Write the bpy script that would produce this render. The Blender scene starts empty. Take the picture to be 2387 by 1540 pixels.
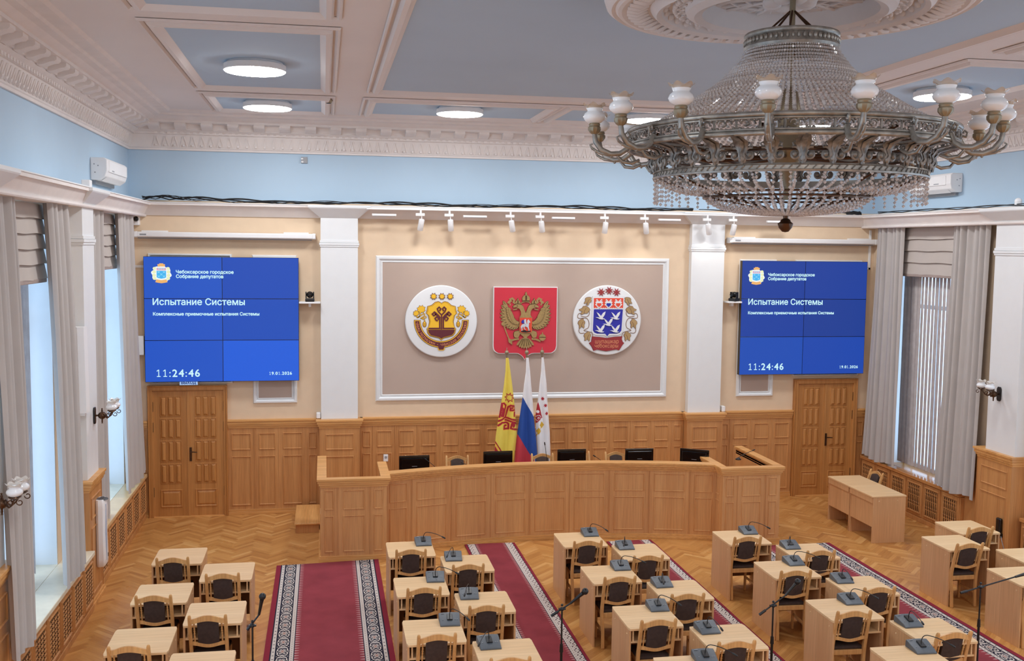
import bpy, bmesh, math, random
from mathutils import Vector, Matrix
from mathutils.geometry import delaunay_2d_cdt
PI = math.pi
random.seed(7)
S = bpy.context.scene
COL = S.collection

# ------------------------------------------------------------------ camera, sky, exposure
W_PX, H_PX, F_PX = 2387, 1540, 2400.4
YAW, PITCH, ROLL = 0.181388, -0.081126, 0.012249
EYE = Vector((0.0, 0.0, 4.52))
def camera_matrix():
    cy, sy, cp, sp, cr, sr = math.cos(YAW), math.sin(YAW), math.cos(PITCH), math.sin(PITCH), math.cos(ROLL), math.sin(ROLL)
    f = Vector((sy*cp, cy*cp, sp)); r = Vector((cy, -sy, 0)); u = r.cross(f)
    r2 = r*cr + u*sr; u2 = u*cr - r*sr
    m = Matrix((r2, u2, -f)).transposed().to_4x4(); m.translation = EYE
    return m
cam = bpy.data.cameras.new('camera'); camo = bpy.data.objects.new('camera', cam); COL.objects.link(camo)
cam.sensor_fit = 'HORIZONTAL'; cam.sensor_width = 36.0; cam.lens = 36.0*F_PX/W_PX
cam.clip_start = 0.05; cam.clip_end = 200
camo.matrix_world = camera_matrix(); S.camera = camo

wd = bpy.data.worlds.new('sky'); S.world = wd; wd.use_nodes = True
bg = wd.node_tree.nodes['Background']; bg.inputs[0].default_value = (0.58, 0.79, 1.0, 1); bg.inputs[1].default_value = 2.1
S.view_settings.view_transform = 'Standard'; S.view_settings.look = 'None'
S.view_settings.exposure = 0.38; S.view_settings.gamma = 1.0; S.view_settings.use_curve_mapping = False
S.cycles.use_denoising = True
S.cycles.max_bounces = 8; S.cycles.diffuse_bounces = 5; S.cycles.glossy_bounces = 3; S.cycles.transmission_bounces = 6
S.cycles.transparent_max_bounces = 16; S.cycles.caustics_reflective = False; S.cycles.caustics_refractive = False
S.cycles.sample_clamp_indirect = 6.0
LAMP_STRENGTH = 46.0      # ceiling panels
SPOT_WATTS = 5.0         # track spots

# ------------------------------------------------------------------ room numbers (metres)
XL, XR, YB, YF, ZC = -3.08, 9.96, 17.5, -7.0, 6.56
XM = 3.44

# ------------------------------------------------------------------ materials
def lin(c):
    def g(v):
        v /= 255.0
        return v/12.92 if v <= 0.04045 else ((v+0.055)/1.055)**2.4
    return (g(c[0]), g(c[1]), g(c[2]), 1.0)
def new_mat(name):
    m = bpy.data.materials.new(name); m.use_nodes = True
    nt = m.node_tree; return m, nt, nt.nodes['Principled BSDF']
def N(nt, t, **kw):
    n = nt.nodes.new(t)
    for k, v in kw.items(): setattr(n, k, v)
    return n
def mix_rgb(nt, fac, a, b):
    n = N(nt, 'ShaderNodeMix', data_type='RGBA')
    for sock, v in ((n.inputs[0], fac), (n.inputs[6], a), (n.inputs[7], b)):
        if hasattr(v, 'links') or hasattr(v, 'is_output'): nt.links.new(v, sock)
        else: sock.default_value = v
    return n.outputs[2]
def coords(nt, scale, kind='Object'):
    tc = N(nt, 'ShaderNodeTexCoord'); mp = N(nt, 'ShaderNodeMapping'); mp.inputs['Scale'].default_value = scale
    nt.links.new(tc.outputs[kind], mp.inputs[0]); return mp.outputs[0]
def noise(nt, vec, scale, detail=3, rough=.5):
    n = N(nt, 'ShaderNodeTexNoise'); n.inputs['Scale'].default_value = scale; n.inputs['Detail'].default_value = detail
    n.inputs['Roughness'].default_value = rough
    nt.links.new(vec, n.inputs['Vector']); return n.outputs['Fac']
def ramp(nt, fac, stops, const=False):
    r = N(nt, 'ShaderNodeValToRGB'); e = r.color_ramp.elements
    if const: r.color_ramp.interpolation = 'CONSTANT'
    while len(e) < len(stops): e.new(.5)
    for el, (p, c) in zip(e, stops): el.position = p; el.color = c
    nt.links.new(fac, r.inputs[0]); return r.outputs[0]
def bump(nt, bs, h, strength, dist=.01):
    b = N(nt, 'ShaderNodeBump'); b.inputs['Strength'].default_value = strength; b.inputs['Distance'].default_value = dist
    nt.links.new(h, b.inputs['Height']); nt.links.new(b.outputs[0], bs.inputs['Normal'])
def plain(name, c, rough=.5, metal=0.0, var=.06, scale=6, bumpy=0.0, bscale=60, spec=None):
    m, nt, bs = new_mat(name); v = coords(nt, (1, 1, 1))
    a = lin(c); d = tuple(x*(1-var*2) for x in a[:3]) + (1,)
    nt.links.new(ramp(nt, noise(nt, v, scale, 4), [(.3, d), (.62, a)]), bs.inputs['Base Color'])
    bs.inputs['Roughness'].default_value = rough; bs.inputs['Metallic'].default_value = metal
    if spec is not None: bs.inputs['Specular IOR Level'].default_value = spec
    if bumpy: bump(nt, bs, noise(nt, v, bscale, 3), bumpy)
    return m
def wood(name, light, dark, grain='z', rough=.38, strip=.13, fine=1.0):
    """oak veneer: fine grain stretched along one axis, and leaves of veneer a hand wide"""
    m, nt, bs = new_mat(name)
    k = {'x': (.03, 1, 1), 'y': (1, .03, 1), 'z': (1, 1, .03)}[grain]
    g = noise(nt, coords(nt, tuple(70*fine*q for q in k)), 1.0, 4, .6)
    b = noise(nt, coords(nt, tuple(q/strip if q == 1 else .05 for q in k)), 1.0, 1, .4)
    a, d = lin(light), lin(dark)
    c1 = ramp(nt, b, [(.34, d), (.62, a)])
    c2 = ramp(nt, g, [(.35, tuple(.80*x for x in d[:3])+(1,)), (.65, tuple(min(1, 1.10*x) for x in a[:3])+(1,))])
    nt.links.new(mix_rgb(nt, .42, c1, c2), bs.inputs['Base Color'])
    bs.inputs['Roughness'].default_value = rough
    bump(nt, bs, g, .06, .002)
    return m
def emit(name, c, strength):
    strength = strength/2**S.view_settings.exposure if strength <= 1.5 else strength
    m, nt, bs = new_mat(name)
    bs.inputs['Base Color'].default_value = (0.02, 0.02, 0.02, 1)
    bs.inputs['Emission Color'].default_value = lin(c); bs.inputs['Emission Strength'].default_value = strength
    bs.inputs['Roughness'].default_value = .6; bs.inputs['Specular IOR Level'].default_value = .08
    return m

OAK = wood('oak_panel', (204, 148, 92), (182, 124, 72))
OAKH = wood('oak_rail', (226, 170, 104), (198, 140, 78), 'x')
OAKY = wood('oak_rail_along', (226, 170, 104), (198, 140, 78), 'y')
PODOAK = wood('oak_desk_panel', (214, 160, 104), (200, 142, 88), strip=.2)
DOORW = wood('door_oak', (196, 138, 78), (174, 116, 60), strip=.08)
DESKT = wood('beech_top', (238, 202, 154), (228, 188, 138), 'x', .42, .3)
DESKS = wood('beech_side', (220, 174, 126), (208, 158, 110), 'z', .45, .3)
CHAIRW = wood('chair_beech', (224, 174, 112), (206, 152, 94), 'z', .35, .1)
SILL = plain('windowsill_paint', (232, 222, 198), .35, var=.05)
WALLP = plain('peach_wallpaper', (226, 201, 171), .85, var=.02, bumpy=.08, bscale=140)
BLUEW = plain('blue_wall_paint', (178, 202, 221), .8, var=.02, scale=1.2)
GREYP = plain('taupe_panel', (186, 166, 153), .85, var=.03, scale=1.5, bumpy=.06, bscale=160)
WHITE = plain('white_paint', (228, 230, 231), .55, var=.01)
PLAST = plain('white_plaster', (230, 223, 219), .75, var=.03, scale=4, bumpy=.1, bscale=40)
CEILW = plain('ceiling_plaster', (227, 222, 220), .85, var=.02, scale=.8)
CEILB = plain('ceiling_blue', (180, 202, 222), .85, var=.02, scale=.8)
WPLA = plain('white_plastic', (238, 238, 238), .4, var=.01)
GPLA = plain('grey_plastic', (150, 152, 156), .45, var=.02)
BLACK = plain('black_plastic', (22, 22, 24), .35, var=.1)
BLACKG = plain('black_gloss', (12, 12, 14), .12, var=.05)
UNITM = plain('slate_plastic', (86, 92, 98), .42, var=.04)
PAD = plain('brown_upholstery', (74, 58, 52), .85, var=.12, scale=30, bumpy=.3, bscale=400)
CURT = plain('curtain_cloth', (186, 180, 176), .9, var=.03, scale=3, bumpy=.1, bscale=300)
BLINDC = plain('roman_blind_cloth', (190, 180, 172), .9, var=.03, scale=3)
BRONZE = plain('dark_bronze', (92, 68, 52), .32, .85, var=.1)
SILVER = plain('tarnished_silver', (168, 163, 154), .36, .6, var=.22, scale=14)
SILVD = plain('cast_silver', (150, 145, 138), .42, .5, var=.3, scale=20)
BRASS = plain('old_brass', (158, 146, 122), .38, .6, var=.15)
CHROME = plain('brushed_steel', (190, 190, 188), .25, .9)
GOLDP = plain('gilded_carving', (176, 148, 96), .4, .3, var=.08, scale=30)
GOLDD = plain('gilded_recess', (78, 60, 34), .5, .3)
RED = plain('heraldic_red', (206, 48, 66), .5, var=.02)
REDO = plain('heraldic_orange_red', (226, 74, 48), .5, var=.02)
YEL = plain('heraldic_yellow', (244, 192, 46), .5, var=.02)
MAR = plain('heraldic_maroon', (98, 34, 44), .5, var=.02)
BRICK = plain('heraldic_brick', (150, 44, 48), .5, var=.02)
BLUE = plain('heraldic_blue', (38, 42, 160), .5, var=.02)
SALMON = plain('lettering_salmon', (226, 150, 106), .5, var=.02)
OLIVE = plain('hop_leaf_bronze', (176, 146, 98), .5, var=.1)
GREYH = plain('silver_grey', (206, 210, 216), .5)
JAMB = plain('window_reveal_paint', (236, 240, 244), .6, var=.01)
CABLE = plain('black_cable', (28, 28, 30), .5)
def opal(name, c, alpha=1.0):
    m, nt, bs = new_mat(name); bs.inputs['Base Color'].default_value = lin(c); bs.inputs['Roughness'].default_value = .12
    bs.inputs['Subsurface Weight'].default_value = .0; bs.inputs['Alpha'].default_value = alpha
    bs.inputs['Coat Weight'].default_value = .4; bs.inputs['Coat Roughness'].default_value = .05
    return m
OPAL = opal('opal_glass', (236, 238, 240))
RIMG = opal('amber_glass_rim', (204, 186, 162), .45)
FROST = opal('clear_frosted_rim', (226, 220, 212), .6)
def crystal():
    m, nt, bs = new_mat('cut_crystal')
    v = coords(nt, (1, 1, 1))
    nt.links.new(ramp(nt, noise(nt, v, 45, 1), [(.3, lin((180, 172, 168))), (.7, lin((236, 231, 228)))]), bs.inputs['Base Color'])
    bs.inputs['Roughness'].default_value = .06; bs.inputs['Specular IOR Level'].default_value = .9
    bs.inputs['Alpha'].default_value = .66
    return m
CRYST = crystal()
def pane_glass():
    m = bpy.data.materials.new('window_glass'); m.use_nodes = True; nt = m.node_tree; nt.nodes.clear()
    o = N(nt, 'ShaderNodeOutputMaterial'); mx = N(nt, 'ShaderNodeMixShader'); t = N(nt, 'ShaderNodeBsdfTransparent'); g = N(nt, 'ShaderNodeBsdfGlossy')
    t.inputs[0].default_value = (.93, .96, 1, 1); g.inputs['Roughness'].default_value = .02; mx.inputs[0].default_value = .06
    nt.links.new(t.outputs[0], mx.inputs[1]); nt.links.new(g.outputs[0], mx.inputs[2]); nt.links.new(mx.outputs[0], o.inputs[0]); return m
GLASS = pane_glass()
def slat_cloth():
    m = bpy.data.materials.new('vertical_blind_fabric'); m.use_nodes = True; nt = m.node_tree; nt.nodes.clear()
    o = N(nt, 'ShaderNodeOutputMaterial'); mx = N(nt, 'ShaderNodeMixShader'); d = N(nt, 'ShaderNodeBsdfDiffuse'); t = N(nt, 'ShaderNodeBsdfTranslucent')
    c = ramp(nt, noise(nt, coords(nt, (1, 1, 1)), 9, 3), [(.3, lin((196, 186, 184))), (.7, lin((214, 206, 204)))])
    nt.links.new(c, d.inputs[0]); t.inputs[0].default_value = lin((200, 188, 184)); mx.inputs[0].default_value = .22
    nt.links.new(d.outputs[0], mx.inputs[1]); nt.links.new(t.outputs[0], mx.inputs[2]); nt.links.new(mx.outputs[0], o.inputs[0]); return m
SLATM = slat_cloth()
def parquet():
    m, nt, bs = new_mat('oak_parquet')
    at = N(nt, 'ShaderNodeAttribute', attribute_name='plank'); uv = N(nt, 'ShaderNodeUVMap')
    mp = N(nt, 'ShaderNodeMapping'); mp.inputs['Scale'].default_value = (3, 60, 1); nt.links.new(uv.outputs[0], mp.inputs[0])
    g = noise(nt, mp.outputs[0], 1.0, 4, .6)
    tone = ramp(nt, at.outputs['Fac'], [(0, lin((172, 112, 56))), (.35, lin((196, 136, 72))), (.7, lin((208, 150, 84))), (1, lin((226, 174, 108)))])
    dk = ramp(nt, g, [(.3, lin((150, 92, 42))), (.7, lin((220, 164, 96)))])
    nt.links.new(mix_rgb(nt, .3, tone, dk), bs.inputs['Base Color'])
    bs.inputs['Roughness'].default_value = .3
    rr = ramp(nt, noise(nt, coords(nt, (1, 1, 1)), 1.3, 3), [(.35, (.26, .26, .26, 1)), (.7, (.46, .46, .46, 1))])
    nt.links.new(rr, bs.inputs['Roughness']); bump(nt, bs, g, .05, .001)
    return m
PARQ = parquet()

# ------------------------------------------------------------------ mesh helpers
class MB:
    def __init__(s): s.v = []; s.f = []; s.m = []
    def vert(s, p): s.v.append((p[0], p[1], p[2])); return len(s.v)-1
    def face(s, idx, mi=0): s.f.append(tuple(idx)); s.m.append(mi)
    def poly(s, pts, mi=0): s.face([s.vert(p) for p in pts], mi)
    def box(s, x0, x1, y0, y1, z0, z1, mi=0, c=0.0):
        """box, with optional chamfer c on all edges parallel to its longest sides"""
        if x0 > x1: x0, x1 = x1, x0
        if y0 > y1: y0, y1 = y1, y0
        if z0 > z1: z0, z1 = z1, z0
        if c <= 0:
            i = [s.vert(p) for p in ((x0,y0,z0),(x1,y0,z0),(x1,y1,z0),(x0,y1,z0),(x0,y0,z1),(x1,y0,z1),(x1,y1,z1),(x0,y1,z1))]
            for q in ((3,2,1,0),(4,5,6,7),(0,1,5,4),(1,2,6,5),(2,3,7,6),(3,0,4,7)): s.face([i[k] for k in q], mi)
            return
        c = min(c, (x1-x0)*.45, (y1-y0)*.45, (z1-z0)*.45)
        bm = bmesh.new(); bmesh.ops.create_cube(bm, size=1)
        for v in bm.verts: v.co = Vector(((x0+x1)/2+v.co.x*(x1-x0), (y0+y1)/2+v.co.y*(y1-y0), (z0+z1)/2+v.co.z*(z1-z0)))
        bmesh.ops.bevel(bm, geom=bm.edges[:], offset=c, segments=2, profile=.5, affect='EDGES')
        s.take(bm, mi)
    def take(s, bm, mi=0):
        o = len(s.v)
        bm.verts.index_update()
        for v in bm.verts: s.v.append(tuple(v.co))
        for f in bm.faces: s.f.append(tuple(o+v.index for v in f.verts)); s.m.append(mi)
        bm.free()
    def ring_strip(s, rings, closed=True, cap=True, mi=0):
        idx = [[s.vert(p) for p in r] for r in rings]; n = len(idx[0])
        for a, b in zip(idx, idx[1:]):
            for k in range(n if closed else n-1):
                j = (k+1) % n; s.face((a[k], a[j], b[j], b[k]), mi)
        if cap and closed and n > 2: s.face(idx[0][::-1], mi); s.face(idx[-1], mi)
    def tube(s, pts, r, seg=8, cap=True, mi=0, flat=1.0):
        pts = [Vector(p) for p in pts]; n = len(pts)
        rs = r if isinstance(r, (list, tuple)) else [r]*n
        t0 = (pts[1]-pts[0]).normalized()
        up = Vector((0, 0, 1)) if abs(t0.z) < .9 else Vector((1, 0, 0))
        a = t0.cross(up).normalized(); rings = []
        for i, p in enumerate(pts):
            t = (pts[min(i+1, n-1)]-pts[max(i-1, 0)])
            t = t.normalized() if t.length > 1e-9 else t0
            a = a - t*a.dot(t); a = a.normalized() if a.length > 1e-6 else t.orthogonal().normalized()
            b = t.cross(a)
            rings.append([p+(a*math.cos(2*PI*k/seg)*flat+b*math.sin(2*PI*k/seg))*rs[i] for k in range(seg)])
        s.ring_strip(rings, True, cap, mi)
    def cyl(s, p0, p1, r0, r1=None, seg=16, mi=0): s.tube([p0, p1], [r0, r0 if r1 is None else r1], seg, True, mi)
    def lathe(s, prof, c=(0, 0, 0), seg=32, mi=0, axis='z', wave=None):
        """prof: list of (radius, height)"""
        rings = []
        for i, (r, h) in enumerate(prof):
            ring = []
            for k in range(seg):
                a = 2*PI*k/seg; rr, hh = r, h
                if wave: dr, dh = wave(i, a); rr += dr; hh += dh
                p = (rr*math.cos(a), rr*math.sin(a), hh)
                if axis == 'y': p = (p[0], -p[2], p[1])
                if axis == 'x': p = (p[2], p[0], p[1])
                ring.append((c[0]+p[0], c[1]+p[1], c[2]+p[2]))
            rings.append(ring)
        s.ring_strip(rings, True, False, mi)
    def ball(s, c, r, mi=0, seg=12, sc=(1, 1, 1)):
        bm = bmesh.new(); bmesh.ops.create_uvsphere(bm, u_segments=seg, v_segments=max(6, seg*2//3), radius=1)
        for v in bm.verts: v.co = Vector((c[0]+v.co.x*r*sc[0], c[1]+v.co.y*r*sc[1], c[2]+v.co.z*r*sc[2]))
        s.take(bm, mi)
    def prism(s, pts, d, mi=0):
        """closed outline pts extruded by vector d"""
        d = Vector(d); a = [Vector(p) for p in pts]; b = [p+d for p in a]
        i = [s.vert(p) for p in a]; j = [s.vert(p) for p in b]; n = len(a)
        s.face(i, mi); s.face(j[::-1], mi)
        for k in range(n): q = (k+1) % n; s.face((i[k], j[k], j[q], i[q]), mi)
    def frame(s, P, u0, u1, v0, v1, w=.02, d=.012, mi=0, nu=1):
        """raised picture-frame moulding on the surface P(u, v, n)"""
        prof = [(0, 0), (w*.2, d*.9), (w*.55, d), (w*.75, d*.45), (w, 0)]
        rings = []
        for o, n in prof:
            a, b, c, e = u0+o, u1-o, v0+o, v1-o
            r = [(a+(b-a)*k/nu, c) for k in range(nu+1)]+[(b-(b-a)*k/nu, e) for k in range(nu+1)]
            rings.append([P(x, y, n) for x, y in r])
        s.ring_strip(rings, True, False, mi)
    def slab(s, P, u0, u1, v0, v1, n0, n1, nu=1, mi=0):
        rings = []
        for k in range(nu+1):
            u = u0+(u1-u0)*k/nu
            rings.append([P(u, v0, n0), P(u, v0, n1), P(u, v1, n1), P(u, v1, n0)])
        s.ring_strip(rings, True, True, mi)
    def sweep(s, path, prof, side=1, mi=0, loop=False):
        """profile (offset, z) carried along a mitred path of (x, y); side=+1 offsets to the left of travel"""
        n = len(path); nrm = []
        def edge(i, j):
            d = Vector((path[j][0]-path[i][0], path[j][1]-path[i][1])); d.normalize(); return Vector((-d.y, d.x))*side
        for i in range(n):
            a = edge((i-1) % n, i) if (i > 0 or loop) else None
            b = edge(i, (i+1) % n) if (i < n-1 or loop) else None
            if a is None: m = b
            elif b is None: m = a
            else:
                m = a+b; m.normalize(); m = m/max(.2, m.dot(a))
            nrm.append(m)
        rings = [[(path[i][0]+nrm[i].x*o, path[i][1]+nrm[i].y*o, z) for o, z in prof] for i in range(n)]
        if loop: rings.append(rings[0])
        s.ring_strip(rings, True, not loop, mi)
    def build(s, name, mats, parent=None, smooth=None, bevel=0, solid=0, uv=None, loc=None):
        me = bpy.data.meshes.new(name); me.from_pydata(s.v, [], s.f)
        if not isinstance(mats, (list, tuple)): mats = [mats]
        for m in mats: me.materials.append(m)
        me.polygons.foreach_set('material_index', s.m)
        bm = bmesh.new(); bm.from_mesh(me); bmesh.ops.recalc_face_normals(bm, faces=bm.faces[:])
        if smooth:
            for f in bm.faces: f.smooth = True
            for e in bm.edges:
                e.smooth = len(e.link_faces) == 2 and e.calc_face_angle(0) < math.radians(smooth)
        bm.to_mesh(me); bm.free(); me.update()
        o = bpy.data.objects.new(name, me); COL.objects.link(o)
        if loc: o.location = loc
        if parent: o.parent = parent
        if bevel:
            md = o.modifiers.new('bevel', 'BEVEL'); md.width = bevel; md.segments = 2; md.limit_method = 'ANGLE'; md.angle_limit = .6
        if solid:
            md = o.modifiers.new('thick', 'SOLIDIFY'); md.thickness = solid
        return o
def tag(o, label, cat, group=None):
    o['label'] = label; o['category'] = cat
    if group: o['group'] = group
    return o
def thing(name, label, cat, loc=(0, 0, 0), rz=0, group=None):
    o = bpy.data.objects.new(name, None); o.empty_display_size = .1; COL.objects.link(o)
    o.location = loc; o.rotation_euler = (0, 0, rz)
    return tag(o, label, cat, group)
def struct(o): o['kind'] = 'structure'; return o
KIDS = {}
def dup(root, loc=None, rz=None, label=None, parent=None, top=True):
    c = root.copy(); COL.objects.link(c)
    if parent: c.parent = parent
    if loc is not None: c.location = loc
    if rz is not None: c.rotation_euler = (0, 0, rz)
    if label: c['label'] = label
    if root.name not in KIDS:
        KIDS[root.name] = [o for o in COL.objects if o.parent == root]
    for ch in list(KIDS[root.name]): dup(ch, parent=c)
    return c
def planeP(o, u, v, n):
    o, u, v, n = Vector(o), Vector(u), Vector(v), Vector(n)
    return lambda a, b, c: o+u*a+v*b+n*c
def back(y): return planeP((0, y, 0), (1, 0, 0), (0, 0, 1), (0, -1, 0))
def text_mesh(body, height=None, width=None, bold=0.0):
    """glyph outlines of a line of writing as a mesh in (x, y); width wins over height"""
    cu = bpy.data.curves.new('writing', 'FONT'); cu.body = body; cu.size = 1.0; cu.resolution_u = 4; cu.fill_mode = 'NONE'
    o = bpy.data.objects.new('writing', cu); COL.objects.link(o)
    bpy.context.view_layer.update(); dg = bpy.context.evaluated_depsgraph_get()
    me = bpy.data.meshes.new_from_object(o.evaluated_get(dg)); bpy.data.objects.remove(o); bpy.data.curves.remove(cu)
    vs = [v.co.copy() for v in me.vertices]; es = [tuple(e.vertices) for e in me.edges]; bpy.data.meshes.remove(me)
    v2, _, tri, _, _, _ = delaunay_2d_cdt([v.to_2d() for v in vs], es, [], 0, 1e-7)
    segs = [(vs[a], vs[b]) for a, b in es]; fs = []
    for t in tri:                                       # keep the triangles that lie inside an odd number of outlines
        x = sum(v2[i].x for i in t)/3; y = sum(v2[i].y for i in t)/3
        if sum(1 for a, b in segs if (a.y > y) != (b.y > y) and x < (b.x-a.x)*(y-a.y)/(b.y-a.y)+a.x) % 2: fs.append(tuple(t))
    vs = list(v2)
    x0 = min(v.x for v in vs); x1 = max(v.x for v in vs)
    k = width/(x1-x0) if width else height
    return [((v.x-x0)*k, v.y*k) for v in vs], fs, (x1-x0)*k
def put_text(mb, body, P, u, v, height=None, width=None, n=0.0, bold=0.0, mi=0):
    vs, fs, w = text_mesh(body, height, width)
    b = bold*w/len(body)*1.6
    for q, (dx, dy) in enumerate(((0, 0), (b, 0), (-b, 0), (0, b), (0, -b)) if bold else ((0, 0),)):
        o = len(mb.v)
        for x, y in vs: mb.v.append(tuple(P(u+x+dx, v+y+dy, n+.0003*q)))
        for f in fs: mb.f.append(tuple(o+i for i in f)); mb.m.append(mi)
    return w
# ================================================================== floor
def build_floor():
    mb = MB(); W, L = .062, .372; ang = PI/4; ca, sa = math.cos(ang), math.sin(ang)
    x0, x1, y0, y1 = XL-.3, XR+.3, 5.0, YB+.1
    uvs, cols = [], []
    n = L/W
    def board(px, py, horiz):
        g = .0007
        if horiz: q = [(px+g, py+g), (px+L-g, py+g), (px+L-g, py+W-g), (px+g, py+W-g)]; uv = [(0, 0), (L, 0), (L, W), (0, W)]
        else: q = [(px+g, py+g), (px+W-g, py+g), (px+W-g, py+L-g), (px+g, py+L-g)]; uv = [(0, W), (0, 0), (L, 0), (L, W)]
        r = [(x*ca-y*sa+XM, x*sa+y*ca+8) for x, y in q]
        if max(p[0] for p in r) < x0 or min(p[0] for p in r) > x1 or max(p[1] for p in r) < 5.0 or min(p[1] for p in r) > y1: return
        mb.poly([(min(max(p[0], x0), x1), min(max(p[1], y0), y1), 0) for p in r])
        a, b = random.random()*40, random.random()*40
        uvs.append([(u+a, v+b) for u, v in uv]); cols.append(min(1, max(0, random.gauss(.5, .26))))
    R = 160
    for j in range(-30, 31):
        for i in range(-R, R):
            bx, by = i*W+j*L, i*W-j*L
            if abs(bx)+abs(by) > 30: continue
            board(bx, by, True); board(bx, by+W, False)
    o = mb.build('floor', PARQ)
    me = o.data
    ul = me.uv_layers.new(name='UVMap'); at = me.attributes.new('plank', 'FLOAT', 'FACE')
    for p in me.polygons:
        at.data[p.index].value = cols[p.index]
        pts = [Vector(mb.v[i]) for i in mb.f[p.index]]
        for li in p.loop_indices:
            co = me.vertices[me.loops[li].vertex_index].co
            k = min(range(4), key=lambda q: (pts[q]-co).length); ul.data[li].uv = uvs[p.index][k]
    m2 = MB(); m2.box(x0, x1, 5.0, YB+.1, -.2, -.004); m2.box(x0, x1, YF, 5.0, -.2, 0); sub = m2.build('subfloor', wood('subfloor_oak', (198, 140, 78), (180, 122, 64)), o)
    return struct(o)
build_floor()

# ================================================================== walls
LBAY = [(-5.9, -3.3), (-1.95, .65), (2.0, 4.6), (6.05, 8.6), (10.0, 12.6), (14.25, 16.75)]      # window openings, left wall; first three unseen, added for daylight from the rear
RBAY = [(-5.9, -3.3), (-1.95, .65), (2.0, 4.6), (6.05, 8.6), (10.0, 12.6), (14.35, 16.75)]  # right wall; first three likewise unseen, added for rear daylight
SILLZ, HEADZ, REC = .74, 4.9, .28
def side_wall(name, x, sgn, bays):
    """sgn -1: wall on the left, its outside towards -x"""
    xo = x+sgn*.5
    mb = MB()
    mb.box(x, xo, YF, YB, HEADZ, 5.2); mb.box(x, xo, YF, YB, 0, SILLZ-.02)
    y = YF
    for a, b in bays: mb.box(x, xo, y, a, SILLZ-.02, HEADZ); y = b
    mb.box(x, xo, y, YB, SILLZ-.02, HEADZ)
    o = struct(mb.build(name, WALLP))
    m2 = MB(); m2.box(x-sgn*.0, xo, YF, YB, 5.2, ZC+.2); m2.build('upper_wall', BLUEW, o)
    m3 = MB()
    for a, b in bays:                                   # painted reveals
        t = .012
        m3.box(x+sgn*.005, x+sgn*.46, a, a+t, SILLZ, HEADZ); m3.box(x+sgn*.005, x+sgn*.46, b-t, b, SILLZ, HEADZ); m3.box(x+sgn*.005, x+sgn*.46, a, b, HEADZ-t, HEADZ)
    m3.build('window_reveal', JAMB, o)
    return o
side_wall('wall_left', XL, -1, LBAY); side_wall('wall_right', XR, 1, RBAY)
mb = MB(); mb.box(XL-.5, XR+.5, YB, YB+.4, 0, 5.2); wb = struct(mb.build('wall_back', WALLP))
mb = MB(); mb.box(XL-.5, XR+.5, YB, YB+.4, 5.2, ZC+.2); mb.build('upper_wall', BLUEW, wb)
mb = MB(); mb.box(XL-.5, XR+.5, YF-.3, YF, 0, ZC+.2); struct(mb.build('wall_front', WHITE))  # unseen wall, made white to bounce light onto faces turned to the camera

INSILL = wood('inner_oak_sill', (206, 148, 90), (186, 124, 70), 'y', .12)
# windows: frame, mullions, glass
wn = 1
for x, sgn, bays in ((XL, -1, LBAY), (XR, 1, RBAY)):
    for a, b in bays:
        root = struct(thing('window_%d' % wn, '', '', (x+sgn*(REC+.06), (a+b)/2, SILLZ)));  del root['label'], root['category']
        w, h = (b-a)/2, HEADZ-SILLZ
        m = MB(); t = .07
        m.box(-.04, .04, -w, -w+t, 0, h); m.box(-.04, .04, w-t, w, 0, h); m.box(-.04, .04, -w, w, 0, t); m.box(-.04, .04, -w, w, h-t, h)
        m.box(-.035, .035, -w, w, h*.68-.035, h*.68+.035)
        for q in (-w/3, w/3): m.box(-.035, .035, q-.035, q+.035, 0, h)
        m.build('window_frame', WHITE, root, bevel=.008)
        for k in range(3):
            g = MB(); ya, yb = -w+k*2*w/3+.03, -w+(k+1)*2*w/3-.03
            g.box(-.004, .004, ya, yb, .05, h*.68-.03); g.box(-.004, .004, ya, yb, h*.68+.03, h-.05)
            g.build('window_pane', GLASS, root)
        sb = MB(); i0, i1 = sorted((x, x+sgn*(REC+.02))); sb.box(i0-(x+sgn*(REC+.06)), i1-(x+sgn*(REC+.06)), -w, w, -.055, 0); sb.build('inner_sill', INSILL if x > 0 else SILL, root)
        wn += 1

# ================================================================== ceiling with coffers
mb = MB(); mb.box(XL-.5, XR+.5, YF-.3, YB+.4, ZC+.006, ZC+.3); ceil = struct(mb.build('ceiling', CEILW))
PC = planeP((0, 0, ZC), (1, 0, 0), (0, 1, 0), (0, 0, -1))
FIELDS = [(-1.49, -.03, 10.25, 14.05), (-1.49, -.03, 14.85, 16.4), (-1.49, -.03, 4.6, 9.45),
          (.77, 6.11, 1.2, 13.9), (.75, 3.25, 14.85, 16.4), (3.63, 6.13, 14.85, 16.4),
          (6.91, 8.37, 10.25, 14.05), (6.91, 8.37, 14.85, 16.4), (6.91, 8.37, 4.6, 9.45)]
fm, bmz = MB(), MB()
for x0, x1, y0, y1 in FIELDS:
    fm.box(x0, x1, y0, y1, ZC-.001, ZC+.02)
    bmz.frame(PC, x0-.13, x1+.13, y0-.13, y1+.13, .13, .05)
    bmz.frame(PC, x0-.2, x1+.2, y0-.2, y1+.2, .05, .025)
fm.build('blue_field', CEILB, ceil); bmz.build('coffer_moulding', CEILW, ceil, smooth=40)

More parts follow.
